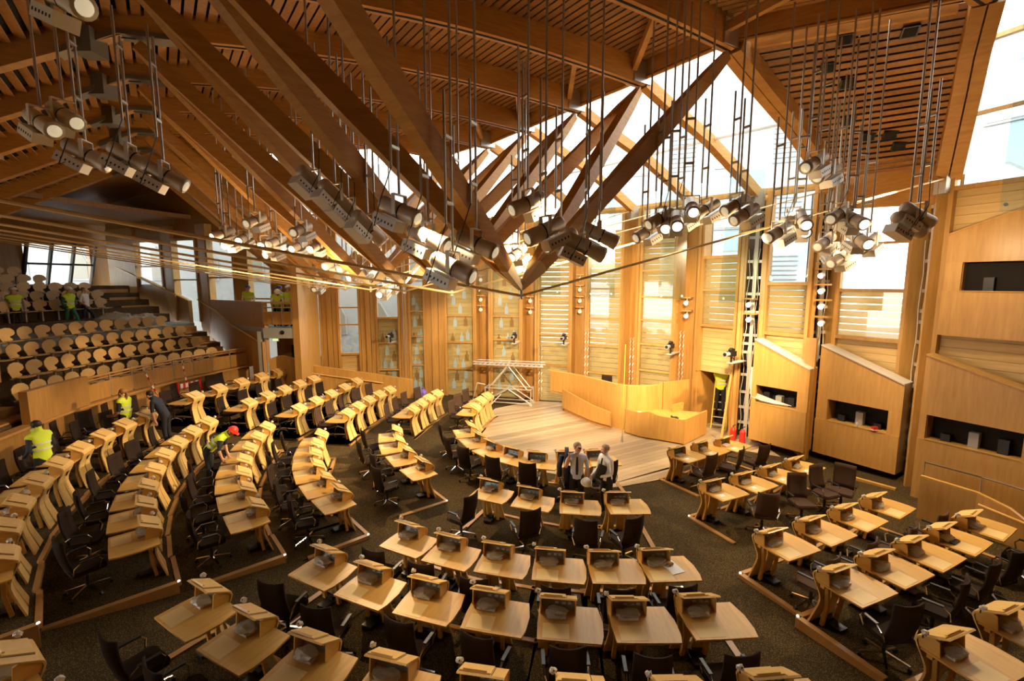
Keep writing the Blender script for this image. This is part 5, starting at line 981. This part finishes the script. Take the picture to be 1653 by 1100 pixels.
def person(label, loc, yaw, mats, pose=None, lean=0, headturn=0, vest=None, helmet=None, hair='hairdark', ponytail=False, tie=None, group=None):
    J = {k: Vector(v) for k, v in BASE.items()}
    for k, v in (pose or {}).items(): J[k] = Vector(v)
    if lean:
        mt = Matrix.Rotation(-R(lean), 3, 'X')
        for k in UP: J[k] = J['pelvis'] + mt @ (J[k] - J['pelvis'])
    if headturn:
        mt = Matrix.Rotation(R(headturn), 3, 'Z')
        for k in ('jaw', 'head', 'crown', 'nose'): J[k] = J['neck'] + mt @ (J[k] - J['neck'])
    names = list(J); idx = {n: i for i, n in enumerate(names)}; vs = [J[n] for n in names]; rad = [RAD[n] for n in names]; ed = [(idx[a], idx[b]) for a, b, _ in BONES]; bl = [(J[a], J[b], g) for a, b, g in BONES]
    for w, h, sg in (('wl', 'hl', -1), ('wr', 'hr', 1)):   # five fingers on each hand
        ax = (J[h] - J[w]).normalized(); sd = ax.cross(Vector((1, 0, 0)));
        if sd.length < .2: sd = ax.cross(Vector((0, 1, 0)))
        sd.normalize(); cu = ax.cross(sd)
        for q, (o_, ln_) in enumerate(((-.03, .065), (-.01, .08), (.011, .075), (.031, .06))):
            a = J[h] + sd * o_ + ax * .02; b = a + ax * ln_ * .55 + cu * .008 * -sg; c = b + ax * ln_ * .35 + cu * .02 * -sg
            i0 = len(vs); vs += [b, c]; rad += [(.0095, .0095), (.008, .008)]; vs.append(a); rad.append((.011, .011)); ed += [(idx[h], i0 + 2), (i0 + 2, i0), (i0, i0 + 1)]; bl += [(a, c, 'S')]
        a = J[w].lerp(J[h], .6) - sd * .045; b = a + ax * .035 - sd * .015; i0 = len(vs); vs += [a, b]; rad += [(.011, .011), (.009, .009)]; ed += [(idx[w], i0), (i0, i0 + 1)]; bl += [(a, b, 'S')]
    me = bpy.data.meshes.new('skeleton'); me.from_pydata(vs, ed, []); ob = bpy.data.objects.new('skeleton', me); COL.objects.link(ob)
    md = ob.modifiers.new('skin', 'SKIN'); md.use_smooth_shade = True
    if not me.skin_vertices: bm = bmesh.new(); bm.from_mesh(me); bm.verts.layers.skin.verify(); bm.to_mesh(me); bm.free()
    for sv, r_ in zip(me.skin_vertices[0].data, rad): sv.radius = r_; sv.use_root = False
    me.skin_vertices[0].data[0].use_root = True
    ob.modifiers.new('sub', 'SUBSURF').levels = 1; ob.modifiers['sub'].render_levels = 1
    dg = bpy.context.evaluated_depsgraph_get(); bme = bpy.data.meshes.new_from_object(ob.evaluated_get(dg)); bpy.data.objects.remove(ob); bme.name = 'body'
    t = thing('person', label, 'person', loc, yaw, group)
    order = ['T', 'A', 'F', 'L', 'B', 'S']; bme.materials.clear()
    for g in order: bme.materials.append(M[mats[g]])
    def seg(p, a, b):
        ab = b - a; f = max(0, min(1, (p - a).dot(ab) / max(ab.length_squared, 1e-9))); return (p - a - ab * f).length
    torso = []
    for po in bme.polygons:
        c = Vector(po.center); g = min(bl, key=lambda q: seg(c, q[0], q[1]) - (.04 if q[2] == 'T' else 0))[2]
        if g == 'T' and (c - J['neck']).length < .085 : g = 'S' if c.z > J['neck'].z - .005 and not lean else 'T'
        po.material_index = order.index(g); po.use_smooth = True
        if g == 'T': torso.append(po.index)
    link('body', bme, t)
    up_ax = (J['crown'] - J['jaw']).normalized(); fw = (J['nose'] - J['jaw']); fw = (fw - up_ax * fw.dot(up_ax)).normalized(); sx = fw.cross(up_ax); hm = Matrix((sx, fw, up_ax)).transposed(); hc = J['head'].lerp(J['crown'], .2)
    if vest:
        m = MB(); vi = {}
        for p in torso:
            f = []
            for v in bme.polygons[p].vertices:
                if v not in vi: vv = bme.vertices[v]; vi[v] = len(m.v); m.v.append(tuple(vv.co + vv.normal * .022))
                f.append(vi[v])
            m.f.append(tuple(f)); m.m.append(0)
        vo = m.build('hi_vis_vest', vest, t, True)
        c0 = J['spine']; ax = (J['chest'] - J['pelvis']).normalized(); mt = ax.to_track_quat('Z', 'Y').to_matrix()
        for f in (.28, .62):
            c = J['pelvis'].lerp(J['chest'], f + .12); m = MB(); o2 = []
            for zz in (-.022, .022):
                for q in range(20): a = 2 * PI * q / 20; o2.append(c + mt @ Vector((.196 * math.cos(a), .150 * math.sin(a), zz)))
            m.add(o2, [(q, (q + 1) % 20, 20 + (q + 1) % 20, 20 + q) for q in range(20)]); m.build('tape_band', 'tape', vo)
    if helmet:
        m = MB(); m.lathe([(.135, -.01), (.125, .0), (.118, .03), (.10, .075), (.06, .11), (.0, .12)], 14, hc + up_ax * .015, hm); h = m.build('hard_hat', helmet, t, True)
        m = MB(); m.extr([hc + up_ax * .012 + hm @ Vector((x, y, 0)) for x, y in ((-.09, .09), (.09, .09), (.07, .165), (0, .18), (-.07, .165))], up_ax * .012); m.build('brim', helmet, h)
    elif hair:
        m = MB(); m.lathe([(.080, -.035), (.095, -.005), (.094, .03), (.080, .068), (.048, .09), (.0, .098)], 14, hc - fw * .022 - up_ax * .004, hm @ Matrix.Rotation(R(34), 3, 'X')); m.build('hair', hair, t, True)
        if ponytail: m = MB(); p = hc - fw * .10; m.tube([p, p - fw * .05 - up_ax * .05, p - fw * .04 - up_ax * .18, p - fw * .01 - up_ax * .32], [.02, .035, .03, .008], 7); m.build('ponytail', 'hairginger', t, True)
    ec = J['jaw'].lerp(J['head'], .75)
    for s in (-1, 1):
        m = MB(); m.lathe([(.006, -.003), (.006, .003)], 6, ec + hm @ Vector((s * .032, .083, .012)), hm); m.build('eye', 'black', t)
        m = MB(); m.lathe([(.012, -.028), (.022, 0), (.012, .028)], 6, ec + hm @ Vector((s * .082, -.005, -.005)), hm); m.build('ear', 'skin', t)
    m = MB(); m.box(ec + hm @ Vector((0, .085, -.06)), (.045, .012, .008), hm); m.build('mouth', 'hairginger', t)
    if tie:
        m = MB(); a = J['neck'] + Vector((0, .10, -.06)); m.loft([(a, .035, .012), (J['chest'] + Vector((0, .145, -.02)), .055, .012), (J['spine'] + Vector((0, .135, 0)), .065, .012), (J['pelvis'] + Vector((0, .135, .06)), .05, .012)], up=(0, 1, 0)); m.build('tie', tie, t)
    return t, J
def MT(T, A, F, L='trousers', B='black', Sk='skin'): return {'T': T, 'A': A, 'F': F, 'L': L, 'B': B, 'S': Sk}
PP = {'man1': (1.535, 10.515, 0.0), 'man2': (2.229, 10.425, 0.0), 'w1': (-10.589, 10.082, 0.66), 'w2': (-11.325, 13.208, 0.66), 'w3': (-10.291, 13.419, 0.66), 'w4': (-7.726, 11.355, 0.35), 'b1': (-12.1, 21.4, 3.55), 'b2': (-10.3, 20.35, 3.55), 'b3': (-10.3, 20.75, 3.55), 'b4': (-9.75, 20.35, 3.55), 'g1': (-18.684, 20.382, 3.5), 'g2': (-18.636, 19.576, 3.5), 'g3': (-19.379, 18.14, 3.5), 'lad': (7.923, 17.265, 0.012)}
# two men talking in the well
t, J = person('standing man in pale shirt and dark tie, jacket slung over his shoulder', PP['man1'], R(172), MT('shirt', 'shirt', 'skin'), {'er': (.27, .10, 1.16), 'wr': (.22, .20, 1.38), 'hr': (.20, .17, 1.46), 'wl': (-.27, .03, .86), 'hl': (-.27, .05, .78)}, headturn=28, hair='hairgrey', tie='trousers')
jk = thing('jacket', 'dark jacket hanging over the shoulder of the standing man', 'jacket', PP['man1'], R(172)); m = MB(); m.loft([((.22, .12, 1.47), .10, .05), ((.25, -.04, 1.50), .22, .09), ((.25, -.17, 1.36), .34, .10), ((.26, -.20, 1.05), .40, .12), ((.25, -.19, .78), .36, .10)], up=(1, 0, 0)); m.build('drape', 'navy', jk, True); m = MB(); m.tube([(.36, -.17, 1.35), (.42, -.13, 1.1), (.41, -.10, .85)], [.07, .065, .05], 8); m.build('sleeve', 'navy', jk, True)
t, J = person('older man in white shirt holding a dark folder and white helmet', PP['man2'], R(118), MT('shirtwhite', 'shirtwhite', 'shirtwhite'), {'el': (-.26, .06, 1.12), 'wl': (-.10, .30, 1.08), 'hl': (-.03, .33, 1.09), 'er': (.25, .05, 1.10), 'wr': (.15, .34, 1.02), 'hr': (.10, .40, 1.01)}, lean=6, hair='hairgrey', tie='trousers')
hm_ = Matrix.Rotation(R(118), 3, 'Z')
fo = thing('folder', 'dark folder clasped under the arm of the white-shirted man', 'folder', tuple(Vector(PP['man2']) + hm_ @ Vector((-.10, .27, 1.16))), R(118)); m = MB(); m.box((0, 0, 0), (.05, .26, .34), Matrix.Rotation(.5, 3, 'X')); m.build('cover', 'black', fo); m = MB(); m.box((.03, 0, 0), (.012, .23, .31), Matrix.Rotation(.5, 3, 'X')); m.build('pages', 'navy', fo)
he = thing('hard_hat', 'white hard hat held at the waist by the older man', 'hard hat', tuple(Vector(PP['man2']) + hm_ @ Vector((.10, .52, .90)))); m = MB(); m.lathe([(.115, -.02), (.11, 0), (.10, .04), (.07, .08), (.0, .10)], 16, (0, 0, 0), Matrix.Rotation(.5, 3, 'X')); m.build('shell', 'helmetwhite', he, True); m = MB(); m.lathe([(.13, -.03), (.135, -.022), (.115, -.012)], 16, (0, 0, 0), Matrix.Rotation(.5, 3, 'X')); m.build('brim', 'helmetwhite', he, True)
# workers among the desks
person('worker in yellow vest seen from behind near the gallery front', PP['w1'], R(80), MT('navy', 'navy', 'navy'), {'wl': (-.22, .22, .98), 'hl': (-.2, .30, .98), 'wr': (.22, .22, .98), 'hr': (.2, .3, .98)}, vest='vest', lean=8)
person('woman in yellow vest with a sandy ponytail beside the gallery front', PP['w2'], R(95), MT('navy', 'navy', 'skin'), {'wl': (-.22, .18, 1.0), 'hl': (-.2, .26, 1.0)}, vest='vest', hair='hairginger', ponytail=True)
person('man in dark shirt bending over the rear desks', PP['w3'], R(100), MT('navy', 'navy', 'skin'), {'el': (-.22, .14, 1.16), 'wl': (-.18, .25, .94), 'hl': (-.17, .28, .86), 'er': (.22, .14, 1.16), 'wr': (.18, .25, .94), 'hr': (.17, .28, .86)}, lean=32)
person('worker in yellow vest and red helmet stooping across a desk', PP['w4'], R(-75), MT('navy', 'navy', 'skin'), {'el': (-.24, .20, 1.22), 'wl': (-.20, .42, 1.12), 'hl': (-.19, .50, 1.10), 'er': (.24, .20, 1.22), 'wr': (.20, .42, 1.12), 'hr': (.19, .50, 1.10)}, lean=55, vest='vest', helmet='helmetred')
# on the bridge
person('worker in blue helmet and yellow vest standing left on the bridge', PP['b1'], R(200), MT('shirtwhite', 'shirtwhite', 'shirtwhite'), {'wl': (-.12, .2, 1.05), 'hl': (-.05, .25, 1.05), 'wr': (.14, .2, .98), 'hr': (.08, .25, .96)}, vest='vest', helmet='helmetblue')
person('worker in white helmet leaning over the bridge rail', PP['b2'], R(215), MT('shirtwhite', 'shirtwhite', 'skin'), {'el': (-.24, .2, 1.2), 'wl': (-.2, .38, 1.05), 'hl': (-.2, .45, 1.0), 'er': (.24, .2, 1.2), 'wr': (.2, .38, 1.05), 'hr': (.2, .45, 1.0)}, lean=38, vest='vest', helmet='helmetwhite')
person('worker in blue helmet and white shirt behind the bridge rail', PP['b3'], R(190), MT('shirtwhite', 'shirtwhite', 'shirtwhite'), {'wl': (-.2, .22, 1.05), 'hl': (-.15, .3, 1.05)}, vest=None, helmet='helmetblue', lean=8)
person('worker in white helmet and yellow vest at the bridge end', PP['b4'], R(175), MT('shirtwhite', 'shirtwhite', 'shirtwhite'), {'wl': (-.16, .2, .98), 'hl': (-.1, .26, .96)}, vest='vest', helmet='helmetwhite')
# in the gallery
STR = {'kl': (-.10, .22, .54), 'al': (-.11, .30, .14), 'tl': (-.12, .46, .10), 'kr': (.10, -.04, .50), 'ar': (.11, -.34, .16), 'tr': (.12, -.20, .04), 'wl': (-.25, -.10, .90), 'hl': (-.25, -.12, .82), 'wr': (.24, .22, .95), 'hr': (.24, .28, .88)}
person('walking man in white T-shirt and dark trousers on the gallery aisle', PP['g1'], R(-80), MT('shirtwhite', 'shirtwhite', 'skin', 'navy'), STR, hair='hairginger')
person('walking man in orange vest and green overalls on the gallery aisle', PP['g2'], R(-100), MT('green', 'green', 'green', 'green'), STR, vest='vest', helmet='helmetwhite', lean=5)
person('man in white helmet and open yellow vest at the gallery edge', PP['g3'], R(-120), MT('greytop', 'greytop', 'greytop', 'navy'), {}, vest='vest', helmet='helmetwhite')
# on the ladder in the doorway
lx = Vector(PP['lad']); lad = thing('step_ladder', 'yellow step ladder standing in the doorway', 'ladder', tuple(lx), R(-25))
for s in (-1, 1):
    m = MB(); m.bar((s * .26, -.42, 0), (s * .19, 0, 1.75), .04, .07); m.build('stile', 'yellow', lad); m = MB(); m.bar((s * .26, .42, 0), (s * .19, .04, 1.75), .04, .05); m.build('rear_stile', 'yellow', lad)
for k in range(6): f = (k + .6) / 6.4; m = MB(); m.box((0, -.42 * (1 - f), 1.75 * f), (.48 - .12 * f, .09, .025)); m.build('tread', 'alu', lad)
m = MB(); m.box((0, .02, 1.76), (.40, .2, .03)); m.build('top_cap', 'yellow', lad)
person('worker in yellow vest standing on the step ladder, head hidden above the door', tuple(lx + Matrix.Rotation(R(-25), 3, 'Z') @ Vector((0, -.28, .62))), R(-25), MT('navy', 'skin', 'skin', 'trousers'), {'el': (-.25, .15, 1.45), 'wl': (-.16, .25, 1.68), 'hl': (-.12, .26, 1.76), 'er': (.26, .03, 1.15), 'wr': (.24, .1, .92), 'hr': (.24, .12, .84)}, vest='vest')
